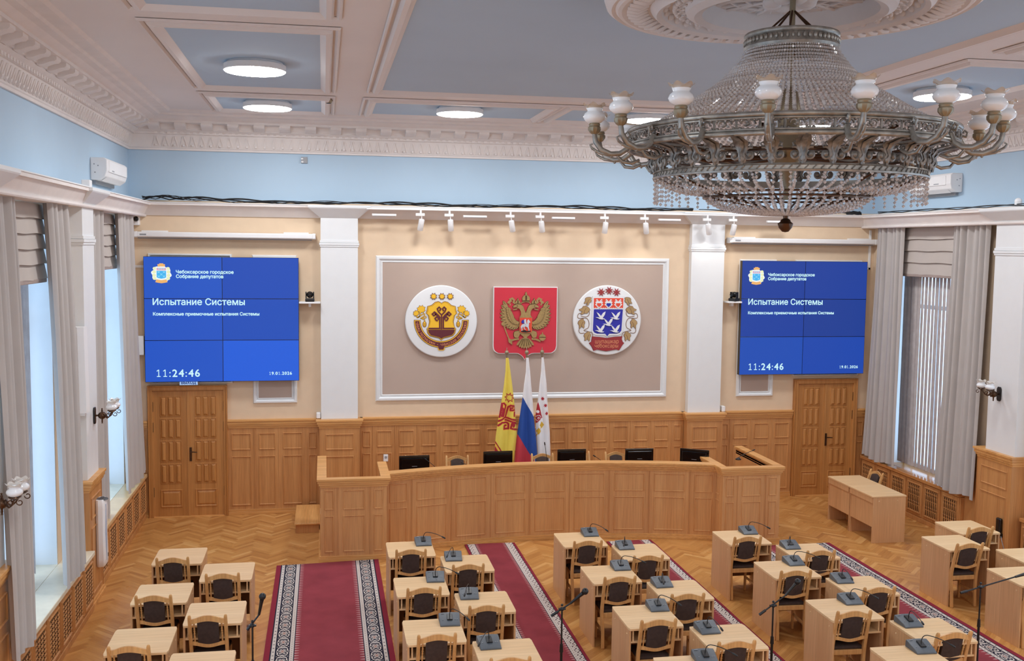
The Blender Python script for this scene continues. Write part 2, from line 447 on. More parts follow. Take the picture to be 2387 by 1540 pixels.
# ================================================================== cornice under the ceiling
room = [(XL, YF), (XL, YB), (XR, YB), (XR, YF)]
mb = MB()
prof = [(0, 6.0), (.03, 6.0), (.035, 6.03), (.05, 6.04), (.10, 6.22), (.10, 6.245), (.13, 6.245), (.13, 6.275), (.15, 6.285), (.20, 6.31), (.20, 6.325), (.22, 6.325),
        (.235, 6.40), (.42, 6.405), (.42, 6.44), (.46, 6.46), (.50, 6.49), (.58, 6.50), (.60, 6.53), (.74, 6.535), (.78, ZC+.01), (0, ZC+.01)]
mb.sweep(room, prof, -1)
cor = struct(mb.build('trim_1', PLAST, smooth=25))
mb = MB()
def along(path_side, step, fn):
    if path_side == 'B':
        n = int((XR-XL-.9)/step)
        for k in range(n+1): fn(lambda p, t, z, c=XL+.45+k*(XR-XL-.9)/n: (c+t, YB-p, z))
    elif path_side == 'L':
        n = int((YB-.45-5)/step)
        for k in range(n+1): fn(lambda p, t, z, c=YB-.45-k*step: (XL+p, c+t, z))
    else:
        n = int((YB-.45-5)/step)
        for k in range(n+1): fn(lambda p, t, z, c=YB-.45-k*step: (XR-p, c+t, z))
def bx(M, T, p0, p1, t0, t1, z0, z1):
    i = [M.vert(T(p, t, z)) for p, t, z in ((p0,t0,z0),(p1,t0,z0),(p1,t1,z0),(p0,t1,z0),(p0,t0,z1),(p1,t0,z1),(p1,t1,z1),(p0,t1,z1))]
    for q in ((3,2,1,0),(4,5,6,7),(0,1,5,4),(1,2,6,5),(2,3,7,6),(3,0,4,7)): M.face([i[k] for k in q])
def modillion(T):
    M = mb                                             # scrolled bracket: deep at the back, curling up at the nose
    pr = [(.21, 6.31), (.27, 6.315), (.34, 6.345), (.385, 6.352), (.405, 6.37), (.405, 6.41), (.21, 6.41)]
    a = [T(p, -.085, z) for p, z in pr]; d = Vector(T(0, .17, 0))-Vector(T(0, 0, 0)); M.prism(a, d)
for sd in 'BLR': along(sd, .40, modillion)
struct(mb.build('trim_2', PLAST, smooth=35))
mb = MB()
def dentil(T): bx(mb, T, .10, .145, -.028, .028, 6.247, 6.282)
for sd in 'BLR': along(sd, .10, dentil)
struct(mb.build('trim_3', PLAST))
mb = MB()
def zig(T):                                            # zigzag leaf frieze: a pair of raised bars and a bead
    for s in (-1, 1):
        a = [T(.052, s*.062, 6.055), T(.052, s*.046, 6.055), T(.094, s*.002, 6.205), T(.094, s*.018, 6.215)]
        d = Vector(T(.016, 0, 0))-Vector(T(0, 0, 0)); mb.prism(a, d)
    bx(mb, T, .06, .10, -.014, .014, 6.06, 6.09)
for sd in 'BLR': along(sd, .14, zig)
struct(mb.build('trim_4', PLAST))

# ================================================================== ledge below the blue wall, with flared capitals
PILW = .305
LP, RP = (13.15, 13.77), (13.0, 13.70)
mb = MB()
pb = [(0, 4.955), (.02, 4.955), (.17, 5.115), (.20, 5.12), (.20, 5.155), (0, 5.155)]
mb.sweep([(XL+.05, YB), (XR-.05, YB)], pb, -1)
ps = [(0, 4.93), (.26, 4.93), (.27, 4.945), (.27, 4.965), (.245, 4.97), (.33, 5.11), (.36, 5.115), (.36, 5.155), (0, 5.155)]
mb.sweep([(XL, YF), (XL, YB)], ps, -1); mb.sweep([(XR, YB), (XR, YF)], ps, -1)
led = struct(mb.build('trim_5', PLAST))
mb = MB(); mb.box(XL, XL+.37, YF, YB-.1, 5.155, 5.168); mb.box(XR-.37, XR, YF, YB-.1, 5.155, 5.168); mb.box(XL+.05, XR-.05, YB-.21, YB, 5.155, 5.168)
mb.build('ledge_lip', WHITE, led)
def pilaster(n, T, w, proj, zb):
    """T(p, t, z): p out of the wall, t along it; white shaft with an astragal and a flared capital"""
    m = MB(); h = w/2
    bx(m, T, 0, proj, -h, h, zb, 4.96)
    for dz, q in ((0, .012), (.03, .022), (.07, .012)): bx(m, T, 0, proj+q, -h-q, h+q, 4.5+dz-.018, 4.5+dz+.018)
    r = []
    for z, e in ((4.955, .0), (4.965, .015), (5.11, .19), (5.125, .2), (5.16, .2)):
        r.append([T(0, -h-e, z), T(proj+e*.85, -h-e, z), T(proj+e*.85, h+e, z), T(0, h+e, z)])
    m.ring_strip(r)
    return struct(m.build('trim_%d' % n, WHITE))
tn = 6
for cx in (.257, 6.70):
    pilaster(tn, lambda p, t, z, c=cx: (c+t, YB-p, z), .61, .13, 1.5); tn += 1
for cy in (13.46, 9.5): 
    pilaster(tn, lambda p, t, z, c=cy: (XL+p, c+t, z), .62, .23, 1.5); tn += 1
for cy in (13.35, 9.4):
    pilaster(tn, lambda p, t, z, c=cy: (XR-p, c+t, z), .66, .23, 1.5); tn += 1

# ================================================================== oak wainscot
CAP = [(0, 1.46), (.012, 1.46), (.016, 1.49), (.03, 1.495), (.032, 1.525), (.05, 1.54), (.055, 1.575), (.065, 1.578), (.065, 1.605), (0, 1.605)]
BASE = [(0, 0), (.03, 0), (.03, .045), (.018, .055), (.012, .085), (0, .085)]
def wainscot(n, P, u0, u1, bays, base=.01, cap=True):
    """bays: widths; P(u, v, n) on the wall face, panelling 2.5 cm thick"""
    m = MB(); m.slab(P, u0, u1, 0, 1.5, 0, .025)
    u = u0; tot = sum(bays); k = (u1-u0)/tot
    for i, b in enumerate(bays):
        a, c = u, u+b*k; u = c
        if i: m.slab(P, a-.008, a+.008, .08, 1.47, .025, .034)
        e = min(.06, (c-a)*.2)
        Q = lambda x, y, z: P(x, y, z+.025)
        m.frame(Q, a+e, c-e, 1.09, 1.37, .022, .014); m.frame(Q, a+e, c-e, .15, .985, .022, .014)
    o = struct(m.build('trim_%d' % n, OAK, smooth=50))
    c = MB()
    for x0, z0, z1 in CAPSTEPS: c.slab(P, u0, u1, z0, z1, 0, x0)
    c.build('cap_moulding', OAKH, o, bevel=.004)
    c = MB(); c.slab(P, u0, u1, 0, .05, .025, .055); c.slab(P, u0, u1, .05, .085, .025, .04); c.build('skirting', OAKH, o, bevel=.004)
    return o
CAPSTEPS = [(.037, 1.455, 1.49), (.055, 1.49, 1.525), (.07, 1.525, 1.572), (.085, 1.572, 1.605)]
def ped(n, T, w, proj):
    """oak pedestal round the foot of a pilaster"""
    m = MB(); h = w/2+.03; bx(m, T, 0, proj, -h, h, 0, 1.5)
    P = lambda u, v, k: Vector(T(proj+k, u, v))
    for a, b in ((1.09, 1.36), (.15, .985)): m.frame(P, -h+.1, h-.1, a, b, .022, .014)
    for s in (-1, 1): m.slab(P, s*h-.01 if s > 0 else -h, s*h if s > 0 else -h+.01, .08, 1.46, 0, .006)
    o = struct(m.build('trim_%d' % n, OAK))
    c = MB()
    for k, (x0, z0, z1) in enumerate(CAPSTEPS): bx(c, T, 0, proj+x0-.03, -h-x0+.03, h+x0-.03, z0, z1)
    bx(c, T, 0, proj+.03, -h-.03, h+.03, 0, .05); bx(c, T, 0, proj+.015, -h-.015, h+.015, .05, .085)
    c.build('cap_moulding', OAKH, o, bevel=.004)
PB = back(YB)
wainscot(tn, PB, -3.0, -2.84, [.2]); tn += 1
wainscot(tn, PB, -1.575, -.08, [.4, .36, .4, .2]); tn += 1
wainscot(tn, PB, .6, 6.36, [.22]+[.375]*14+[.22]); tn += 1
wainscot(tn, PB, 7.04, 8.455, [.2, .38, .38, .38]); tn += 1
wainscot(tn, PB, 9.715, 9.9, [.2]); tn += 1
for cx in (.257, 6.70): ped(tn, lambda p, t, z, c=cx: (c+t, YB-p, z), .61, .2); tn += 1
for cy in (13.46, 9.5): ped(tn, lambda p, t, z, c=cy: (XL+p, c+t, z), .66, .25); tn += 1
for cy in (13.43, 9.4): ped(tn, lambda p, t, z, c=cy: (XR-p, c+t, z), .74, .25); tn += 1

# radiator casings under the windows, each with grilled doors, and the sill boards
VOID = plain('grille_shadow_board', (104, 72, 44), .7)  # dark board colours in the shade behind the grille bars
SILLB = plain('varnished_sill', (224, 190, 142), .25, var=.05)
OAKGL = wood('varnished_oak_sill', (206, 148, 90), (186, 124, 70), 'y', .12)
def casing(label, x, sgn, y0, y1, front, style):
    root = thing('radiator_cover', label, 'radiator cover', (x, (y0+y1)/2, 0), 0, 'oak radiator covers under the windows')
    L = (y1-y0)/2; D = abs(front-x); s = -sgn
    m = MB(); m.box(s*.004, s*(D-.02), -L, L, 0, SILLZ-.06); m.box(s*.004, s*(D+.0), -L, L, 0, .07); m.build('casing', OAK, root, bevel=.004)
    n = 6; w = 2*L/n
    for k in range(n):
        a = -L+k*w; P = planeP((s*(D-.02), 0, 0), (0, 1, 0), (0, 0, 1), (s, 0, 0))
        d = MB(); d.slab(P, a+.02, a+w-.02, .09, SILLZ-.07, 0, .012)
        d.frame(lambda u, v, q: P(u, v, q+.012), a+.05, a+w-.05, .13, SILLZ-.11, .03, .016)
        door = d.build('grille_door', OAK, root)
        g = MB()
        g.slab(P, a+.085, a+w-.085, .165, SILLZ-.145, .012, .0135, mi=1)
        if style == 'bars':
            nb = 7
            for i in range(nb):
                u = a+.095+(w-.19)*i/(nb-1)
                zz = [.165, .24, .29, .31, .33, .38, .45, .50, .52, .54, .595]
                rr = [.006, .009, .006, .012, .006, .010, .006, .012, .006, .009, .006]
                g.tube([P(u, z, .024) for z in zz], rr, 6)
            for z in (.26, .42, .55): g.slab(P, a+.085, a+w-.085, z-.006, z+.006, .014, .022)
        else:
            for i in range(4):
                for j in range(9):
                    u = a+.11+(w-.22)*i/3; z = .19+.045*j
                    g.tube([P(u-.03, z, .018), P(u, z+.02, .026), P(u+.03, z, .018)], .007, 5)
                    g.tube([P(u-.03, z+.022, .018), P(u, z+.005, .022), P(u+.03, z+.022, .018)], .006, 5)
        g.build('grille', [OAK, VOID], door)
    sb = MB(); sb.box(0, s*(D+.02), -L, L, SILLZ-.055, SILLZ+.0, c=.008); sb.build('sill_board', OAKGL if x > 0 else (SILL if y0 < 13 else SILLB), root)
    return root
casing('oak radiator cover with carved grilles under the window nearest the hall entrance side', XL, -1, 9.86, 13.1, -2.79, 'carved')
casing('oak radiator cover with carved grilles beside the double door', XL, -1, 13.82, 17.42, -2.87, 'carved')
casing('oak radiator cover with turned bar grilles behind the side desk', XR, 1, 14.38, 17.42, 9.82, 'bars')
casing('oak radiator cover with turned bar grilles under the window at the frame edge', XR, 1, 9.86, 12.95, 9.82, 'bars')
mb = MB(); mb.box(XR-.06, XR, 13.81, 14.38, 0, 1.5); mb.box(XR-.08, XR, 13.81, 14.38, 0, .08); struct(mb.build('trim_%d' % tn, OAK, bevel=.004)); tn += 1
# ================================================================== double doors
def double_door(n, x0, x1, top, fx0, fx1, ftop, active):
    root = struct(bpy.data.objects.new('door_%d' % n, None)); COL.objects.link(root); root.location = ((x0+x1)/2, YB, 0)
    cx = (x0+x1)/2
    P = planeP((0, 0, 0), (1, 0, 0), (0, 0, 1), (0, -1, 0))
    f = MB()
    f.slab(P, fx0-cx, x0-cx, 0, ftop, 0, .075); f.slab(P, x1-cx, fx1-cx, 0, ftop, 0, .075); f.slab(P, x0-cx, x1-cx, top, ftop, 0, .075)
    f.frame(lambda u, v, k: P(u, v, k+.075), fx0-cx, fx1-cx, -.1, ftop, .028, .014)
    f.build('door_frame', DOORW, root, bevel=.004)
    w = (x1-x0)/2
    for s in (-1, 1):
        a, b = (-w, -.004) if s < 0 else (.004, w)
        m = MB(); m.slab(P, a, b, .012, top-.006, 0, .045)
        if s == active: m.slab(P, -.022, .022, .012, top-.006, .045, .058)
        Q = lambda u, v, k: P(u, v, k+.045)
        l, r = a+.105, b-.105
        if s > 0: l, r = a+.09, b-.11
        cw = (r-l)/3; rows = [(.56, .885), (.925, 1.27), (1.31, 1.64), (1.68, 2.01)]
        for z0, z1 in rows:
            for k in range(3):
                u0, u1 = l+k*cw+.006, l+(k+1)*cw-.006
                m.frame(Q, u0, u1, z0, z1, .012, .010)
                # raised and fielded panel: two cheeks sloping up to a flat middle
                e = .013; c = .036
                o = [Q(u0+e, z0+e, .0), Q(u1-e, z0+e, 0), Q(u1-e, z1-e, 0), Q(u0+e, z1-e, 0)]
                i = [Q(u0+c, z0+c, .018), Q(u1-c, z0+c, .018), Q(u1-c, z1-c, .018), Q(u0+c, z1-c, .018)]
                m.ring_strip([o, i], True, False); m.poly(i)
        m.frame(Q, l, r, .16, .46, .03, .012)
        o = [Q(l+.03, .19, 0), Q(r-.03, .19, 0), Q(r-.03, .43, 0), Q(l+.03, .43, 0)]; i = [Q(l+.06, .22, .012), Q(r-.06, .22, .012), Q(r-.06, .40, .012), Q(l+.06, .40, .012)]
        m.ring_strip([o, i], True, False); m.poly(i)
        leaf = m.build('door_leaf', DOORW, root)
        for z in (.42, 1.5, 1.84):
            h = MB(); xh = a-.004 if s < 0 else b+.004
            h.cyl(P(xh, z-.08, .05), P(xh, z+.08, .05), .011, seg=8); h.build('hinge', BRONZE, leaf)
        if s == active:
            h = MB(); h.slab(P, .012, .05, .93, 1.16, .058, .064)
            h.cyl(P(.031, 1.09, .06), P(.031, 1.09, .11), .01); h.tube([P(.031, 1.09, .105), P(.07, 1.09, .11), P(.14, 1.083, .105)], [.011, .01, .008], 8)
            h.cyl(P(.031, .99, .062), P(.031, .99, .068), .009)
            h.build('door_handle', BRONZE, leaf, smooth=40)
    t = MB(); t.slab(P, x0-cx, x1-cx, 0, .012, .0, .085); t.build('threshold', OAKH, root)
double_door(1, -2.755, -1.635, 2.105, -2.835, -1.575, 2.19, 1)
double_door(2, 8.535, 9.63, 2.085, 8.46, 9.71, 2.175, 1)

# ================================================================== mouldings on the back wall
def wall_frame(n, x0, x1, z0, z1, w, grey=True):
    m = MB(); m.frame(PB, x0, x1, z0, z1, w, .04); o = struct(m.build('trim_%d' % n, WHITE, smooth=40))
    m = MB(); m.frame(lambda u, v, k: PB(u, v, k), x0+w*.9, x1-w*.9, z0+w*.9, z1-w*.9, w*.4, .018); m.build('inner_bead', WHITE, o)
    if grey: m = MB(); m.slab(PB, x0+w*.9, x1-w*.9, z0+w*.9, z1-w*.9, 0, .006); m.build('field_panel', GREYP, o)
tn += 1
for a in ((.862, 6.03, 1.87, 4.345, .095), (-1.16, -.44, 1.865, 4.335, .075), (-2.80, -1.48, 2.21, 4.345, .05), (7.35, 8.06, 1.86, 4.345, .075), (8.42, 9.73, 2.22, 4.345, .05)):
    wall_frame(tn, *a); tn += 1

# ================================================================== video walls
def put_digits(mb, body, P, u, v, width, n, bold):
    """clock figures set on an even pitch, the 1 with a flag and a foot"""
    adv = lambda c: .30 if c in ':.' else .60
    k = width/(sum(adv(c) for c in body)-.06); x = u-.03*k
    for c in body:
        a = adv(c)*k
        if c == '1':
            h = .70*k; s = .038*k; cx = x+a*.52
            for q, pts in enumerate((((cx-s, 0), (cx+s, 0), (cx+s, h), (cx-s, h)), ((cx-s, h), (cx-s, h-.10*k), (cx-.17*k, h-.19*k), (cx-.19*k, h-.12*k)), ((cx-.17*k, 0), (cx+.17*k, 0), (cx+.17*k, .075*k), (cx-.17*k, .075*k)))):
                mb.poly([P(p, v+y, n+.0003*q) for p, y in pts])
        else:
            vs, fs, w1 = text_mesh(c, 1.0)
            put_text(mb, c, P, x+(a-w1*k*1.0)/2, v, height=k, n=n, bold=bold)
        x += a
def video_wall(label, x0, x1, z0, z1, cols, txt):
    root = thing('video_wall', label, 'screen', ((x0+x1)/2, YB-.16, (z0+z1)/2), 0, 'video walls on the back wall')
    w, h = (x1-x0)/2, (z1-z0)/2
    P = planeP((0, 0, 0), (1, 0, 0), (0, 0, 1), (0, -1, 0))
    m = MB(); m.slab(P, -w+.01, w-.01, -h+.01, h-.01, -.10, -.012); m.slab(P, -w*.7, w*.7, -h*.8, h*.8, -.16, -.10); m.build('mounting_frame', BLACK, root)
    for r in range(3):
        for c in range(2):
            a, b = -w+c*w, -w+(c+1)*w; e, g = h-(r+1)*2*h/3, h-r*2*h/3; q = .005
            m = MB(); m.slab(P, a, b, e, g, -.09, .0); pan = m.build('display_panel', BLACKG, root)
            m = MB(); m.slab(P, a+q, b-q, e+q, g-q, .0, .003); m.build('lit_screen', cols[(r*2+c) % len(cols)], pan)
    t = MB(); U = lambda f: -w+2*w*f
    V = lambda f: h-2*h*f
    put_text(t, 'Чебоксарское городское', P, U(.206), V(.132), width=2*w*.368, n=.0045, bold=.04)
    put_text(t, 'Собрание депутатов', P, U(.206), V(.168), width=2*w*.302, n=.0045, bold=.04)
    put_text(t, 'Испытание Системы', P, U(.056), V(.383), width=2*w*.589, n=.0045, bold=.02)
    put_text(t, 'Комплексные приемочные испытания Системы', P, U(.057), V(.467), width=2*w*.682, n=.0045, bold=.035)
    put_digits(t, '11:24:46', P, U(.067), V(.958), 2*w*.286, .0045, .03)
    put_digits(t, '19.01.2026', P, U(.800), V(.950), 2*w*.153, .0045, .05)
    t.build('lettering', txt, root)
    # city crest shown on the screen
    k = 2*w/1069.0; cx, cz = U(.113), V(.137)
    C = lambda u, v, n=0: P(cx+u*k, cz-v*k, .0045+n)
    lay = MB()
    ring = [C(66*math.cos(a)*(1+.07*math.sin(8*a)), 56*math.sin(a)*(1+.07*math.sin(8*a))) for a in [2*PI*i/64 for i in range(64)]]
    lay.poly(ring, 0)
    for s in (-1, 1):
        for y in (-38, -14, 10, 32):
            x = s*(50-abs(y)*.12); lay.poly([C(x+13*math.cos(a), y+11*math.sin(a), .0008) for a in [2*PI*i/10 for i in range(10)]], 1)
    lay.poly([C(x, y, .0008) for x, y in ((-26, -68), (-14, -68), (-14, -74), (14, -74), (14, -68), (26, -68), (24, -52), (-24, -52))], 2)
    lay.poly([C(x, y, .0010) for x, y in ((-36, -46), (36, -46), (36, 24), (26, 32), (0, 38), (-26, 32), (-36, 24))], 0)
    lay.poly([C(x, y, .0013) for x, y in ((-32, -22), (32, -22), (32, 24), (24, 29), (0, 34), (-24, 29), (-32, 24))], 3)
    lay.poly([C(x, y, .0013) for x, y in ((-32, -43), (32, -43), (32, -25), (-32, -25))], 4)
    for x, y in ((-18, -12), (18, -12), (0, 4), (-18, 18), (18, 18)):
        for s in (-1, 1): lay.poly([C(x-8*s, y-6, .0016), C(x-6*s, y-8, .0016), C(x+8*s, y+5, .0016), C(x+6*s, y+7, .0016)], 5)
    lay.poly([C(x, y, .0016) for x, y in ((-34, 38), (0, 44), (34, 38), (42, 58), (26, 62), (0, 66), (-26, 62), (-42, 58))], 2)
    for x in (-16, 0, 16): lay.poly([C(x-7, -40, .0016), C(x+7, -40, .0016), C(x, -28, .0016)], 5)
    lay.build('crest_graphic', [SC_W, SC_Y, SC_O, SC_B, SC_P, SC_L], root)
SC_W, SC_Y, SC_O = emit('screen_white', (240, 250, 250), 1.0), emit('screen_cream', (236, 240, 190), 1.0), emit('screen_orange', (238, 180, 110), 1.0)
SC_B, SC_P, SC_L = emit('screen_azure', (70, 180, 240), 1.0), emit('screen_pink', (226, 170, 190), 1.0), emit('screen_pale_azure', (150, 225, 250), 1.0)
SL = [emit('screen_blue_a', (38, 92, 208), .85), emit('screen_blue_b', (34, 82, 194), .85), emit('screen_blue_c', (38, 90, 206), .85),
      emit('screen_blue_d', (34, 84, 196), .85), emit('screen_blue_e', (34, 88, 204), .9), emit('screen_blue_f', (36, 98, 226), .9)]
SR = [emit('screen_blue_g', (28, 66, 164), .85), emit('screen_blue_h', (30, 68, 166), .85), emit('screen_blue_i', (28, 68, 168), .85),
      emit('screen_blue_j', (30, 66, 158), .85), emit('screen_blue_k', (30, 82, 190), .85), emit('screen_blue_l', (28, 76, 184), .85)]
TXT = emit('screen_lettering', (205, 246, 252), 1.0)
video_wall('large blue video wall showing the test notice above the door with the exit sign', -2.845, -.405, 2.262, 4.294, SL, TXT)
video_wall('large darker blue video wall showing the test notice beside the vertical blinds', 7.335, 9.755, 2.277, 4.324, SR, TXT)

# ================================================================== small things on the back wall
def screen_case(label, x0, x1, z):
    r = thing('projection_screen_case', label, 'projection screen', ((x0+x1)/2, YB, z), 0, 'projection screen cases')
    w = (x1-x0)/2; P = planeP((0, 0, 0), (1, 0, 0), (0, 0, 1), (0, -1, 0))
    pr = [(-.02, .045), (-.17, .045), (-.19, .03), (-.19, -.03), (-.17, -.045), (-.02, -.045)]
    m = MB(); m.prism([(-w+.03, y, z) for y, z in pr], (2*w-.06, 0, 0)); m.build('case', WPLA, r, bevel=.006)
    for s in (-1, 1):
        m = MB(); pr2 = [(y*1.04+.002, z*1.12) for y, z in pr]; m.prism([(s*w-(.05 if s > 0 else 0), y, z) for y, z in pr2], (.05, 0, 0)); m.build('end_cap', WPLA, r, bevel=.006)
        m = MB(); m.slab(P, s*w*.78-.2, s*w*.78+.2, .045, .065, 0, .10); m.build('mounting_bracket', WPLA, r)
    m = MB(); m.slab(P, -w+.06, w-.06, -.065, -.048, .10, .125); m.build('bottom_bar', GPLA, r)
    m = MB(); m.slab(P, -w+.1, -w+.2, -.012, .012, .19, .1925); m.build('badge', GPLA, r)
screen_case('long white projection screen case above the brighter video wall', -2.99, -.13, 4.645)
screen_case('long white projection screen case above the darker video wall', 7.08, 9.93, 4.68)

def ptz(label, x, z, rz):
    r = thing('video_camera', label, 'camera', (x, YB-.16, z), rz, 'black cameras on wall shelves')
    m = MB(); m.box(-.075, .075, -.075, .075, 0, .055, c=.012); m.build('base', BLACK, r)
    m = MB()
    for s in (-1, 1): m.box(s*.052, s*.07, -.035, .035, .05, .165, c=.008)
    m.build('yoke', BLACK, r)
    m = MB(); m.ball((0, 0, .115), .055, seg=16); m.cyl((0, -.03, .115), (0, -.085, .115), .04, .036); m.build('camera_head', BLACK, r, smooth=50)
    m = MB(); m.lathe([(0, .001), (.018, .0), (.028, -.002), (.032, .004)], (0, -.087, .115), 16, axis='y'); m.build('lens', BLACKG, r, smooth=60)
ptz('black camera on the white shelf strip beside the brighter video wall', -.225, 3.575, 0)
ptz('black camera turned sideways beside the darker video wall', 7.2, 3.60, -1.0)
def shelf(label, x0, x1, z):
    m = MB(); m.box(x0, x1, YB-.24, YB, z-.03, z, c=.004); m.box((x0+x1)/2-.02, (x0+x1)/2+.02, YB-.12, YB-.0, z-.09, z-.03)
    tag(m.build('camera_shelf', WPLA), label, 'shelf', 'white camera shelves')
shelf('white shelf strip under the camera by the brighter video wall', -.40, -.055, 3.575)
shelf('white shelf strip under the camera by the darker video wall', 7.06, 7.32, 3.60)
m = MB(); r = thing('security_camera', 'small white box camera with a black lens high in the corner over the curtains', 'camera', (-2.955, YB-.09, 4.87))
m.box(-.05, .05, -.05, .09, -.08, .08, c=.012); m.build('housing', WPLA, r)
m = MB(); m.ball((.005, -.05, .02), .042, seg=14); m.build('lens', BLACKG, r, smooth=60)
# exit sign, half hidden by the screen
r = thing('exit_sign', 'lit exit sign peeping out below the brighter video wall', 'sign', (-2.175, YB-.1, 2.255))
m = MB(); m.box(-.145, .145, -.02, .02, -.055, .055, c=.006); m.build('casing', WPLA, r)
m = MB(); m.box(-.14, .14, -.0215, -.0205, -.05, .05); m.build('light_face', emit('exit_sign_face', (170, 205, 250), .9), r)
m = MB(); put_text(m, 'ВЫХОД', planeP((0, -.0225, 0), (1, 0, 0), (0, 0, 1), (0, -1, 0)), -.115, -.035, width=.23, bold=.04); m.build('lettering', emit('exit_lettering', (60, 80, 150), .6), r)
# cable channels
def channel(label, pts):
    m = MB()
    for (x0, z0), (x1, z1) in zip(pts, pts[1:]): m.box(min(x0, x1)-.02, max(x0, x1)+.02, YB-.025, YB, min(z0, z1)-.02, max(z0, z1)+.02, c=.003)
    tag(m.build('cable_channel', WPLA), label, 'cable channel', 'white cable channels')
channel('white cable channel running from the curtain to the brighter video wall', [(-3.02, 4.13), (-2.84, 4.13)])
channel('white cable channel dropping from the projection case beside the curtain', [(9.87, 4.88), (9.87, 4.20), (9.72, 4.20)])
m = MB(); m.box(-3.05, -2.86, YB-.14, YB, 2.7, 3.01, c=.01); tag(m.build('wall_speaker', WPLA), 'white box tucked behind the lower corner of the brighter video wall', 'speaker')
for lb, x, z in (('white plug adaptor on the wainscot cap beside the first pilaster', -.09, 1.66), ('white plug adaptor on the wainscot cap beside the second pilaster', 7.08, 1.655)):
    m = MB(); m.box(x-.035, x+.035, YB-.12, YB, z-.05, z+.05, c=.012); tag(m.build('plug_adaptor', WPLA), lb, 'plug', 'white plug adaptors')
m = MB(); r = thing('power_socket', 'white power socket box on the wainscot behind the rostrum wing', 'socket', (1.035, YB-.025, .9))
m.box(-.04, .04, -.045, 0, -.06, .06, c=.008); m.build('housing', WPLA, r); m = MB(); m.cyl((0, -.046, .015), (0, -.05, .015), .022); m.build('socket_hole', GPLA, r)
m = MB(); r = thing('junction_box', 'small metal wiring box with white tufts on the blue wall', 'box', (-.31, YB, 5.9))
m.box(-.05, .05, -.03, 0, -.05, .05); m.build('plate', GPLA, r); m = MB(); m.ball((-.035, -.035, .02), .02, sc=(1, .5, .7)); m.ball((-.03, -.035, -.03), .022, sc=(1, .5, .7)); m.build('filler', WPLA, r)
m = MB(); r = thing('smoke_detector', 'small brass coloured detector on the ceiling between the coffers', 'detector', (.075, 15.0, ZC))
m.lathe([(.0, -.05), (.04, -.05), (.055, -.02), (.06, 0)], seg=20); m.build('housing', BRASS, r, smooth=50); m = MB(); m.lathe([(.0, -.058), (.03, -.056), (.035, -.05)], seg=16); m.build('sensor', BLACK, r)

# track spots and flat modules hung from the ledge
SPX = [1.605, 2.085, 3.12, 3.635, 4.765, 5.48, 6.62, 7.10]
TILT = [.14, -.10, -.22, -.20, .02, -.20, -.24, .06]
NAMES = ['first', 'second', 'third', 'fourth', 'fifth', 'sixth', 'seventh', 'eighth']
spot0 = None
for i, (x, tl) in enumerate(zip(SPX, TILT)):
    lb = 'white cylindrical track spotlight, %s of eight from the brighter video wall' % NAMES[i]
    y = YB-.30
    if spot0 is None:
        r = thing('track_spotlight', lb, 'spotlight', (x, y, 5.02), 0, 'white track spotlights along the ledge')
        m = MB(); m.box(-.10, .05, -.02, .02, -.01, .035, c=.004); m.box(-.03, .0, -.015, .015, .035, .09); m.build('track_adaptor', WPLA, r)
        m = MB(); m.cyl((0, 0, -.01), (0, 0, -.07), .007, seg=8); m.box(-.012, .012, -.04, .04, -.075, -.06); m.build('stem', WPLA, r)
        m = MB(); m.lathe([(0, .02), (.042, .015), (.048, 0), (.048, -.17), (.044, -.175), (.04, -.16), (0, -.15)], (0, 0, 0), 24); hd = m.build('lamp_head', WPLA, r, smooth=40); hd.location = (0, -.01, -.08)
        hd.rotation_euler = (.32, tl, 0); spot0 = r; h0 = hd
    else:
        r = dup(spot0, (x, y, 5.02), 0, lb)
        for ch in COL.objects:
            if ch.parent == r and ch.name.startswith('lamp_head'): ch.rotation_euler = (.32, tl, 0)
    ld = bpy.data.lights.new('spot_beam', 'SPOT'); ld.energy = SPOT_WATTS; ld.spot_size = 1.7; ld.spot_blend = 1.0; ld.shadow_soft_size = .05; ld.color = (1, .93, .84)
    lo = bpy.data.objects.new('spot_beam', ld); COL.objects.link(lo); lo.location = (x, y-.02, 4.76)
    lo.rotation_euler = (.22, 0, 0)
for i, x in enumerate((.985, 2.50, 4.02, 5.91, 7.91)):
    r = thing('linear_track_lamp', 'flat white track module under the ledge, %s of five' % NAMES[i], 'lamp', (x, YB-.3, 5.0), 0, 'flat track modules along the ledge')
    m = MB(); m.box(-.2, .2, -.03, .03, 0, .035, c=.006); m.build('module_housing', WPLA, r); m = MB(); m.box(-.18, .18, -.02, .02, -.006, 0); m.build('diffuser', GPLA, r)
m = MB(); m.box(.7, 8.15, YB-.32, YB-.28, 5.105, 5.13); m.box(.7, 8.15, YB-.3, YB-.19, 5.125, 5.135); tag(m.build('lighting_track', WPLA), 'white lighting track under the front edge of the ledge', 'track')

# black cable bundle lying on the ledge
def cables(name, label, pts_fn, n, x0, x1, r=.008, cat='cable'):
    m = MB()
    for k in range(n):
        ph = random.random()*9; pts = []
        for i in range(90):
            t = x0+(x1-x0)*i/89
            pts.append(pts_fn(t, k, ph))
        m.tube(pts, r*random.uniform(.7, 1.3), 5)
    o = tag(m.build(name, CABLE), label, cat); return o
cables('cable_bundle', 'tangle of black cables lying along the ledge below the blue wall',
       lambda t, k, ph: (t, YB-.165+.03*math.sin(t*1.3+ph)+.01*k, 5.185+.012*(k % 3)+.018*math.sin(t*2.1+ph)+(.05*math.exp(-(t+2.6)**2*2)+.02)*abs(math.sin(t*5+ph))), 5, -2.85, 6.4)
cables('cable_bundle', 'loose black cable on the ledge over the darker video wall',
       lambda t, k, ph: (t, YB-.165+.02*math.sin(t*2+ph), 5.185+.03*abs(math.sin(t*2.6+ph))), 2, 6.5, 9.6, .007)
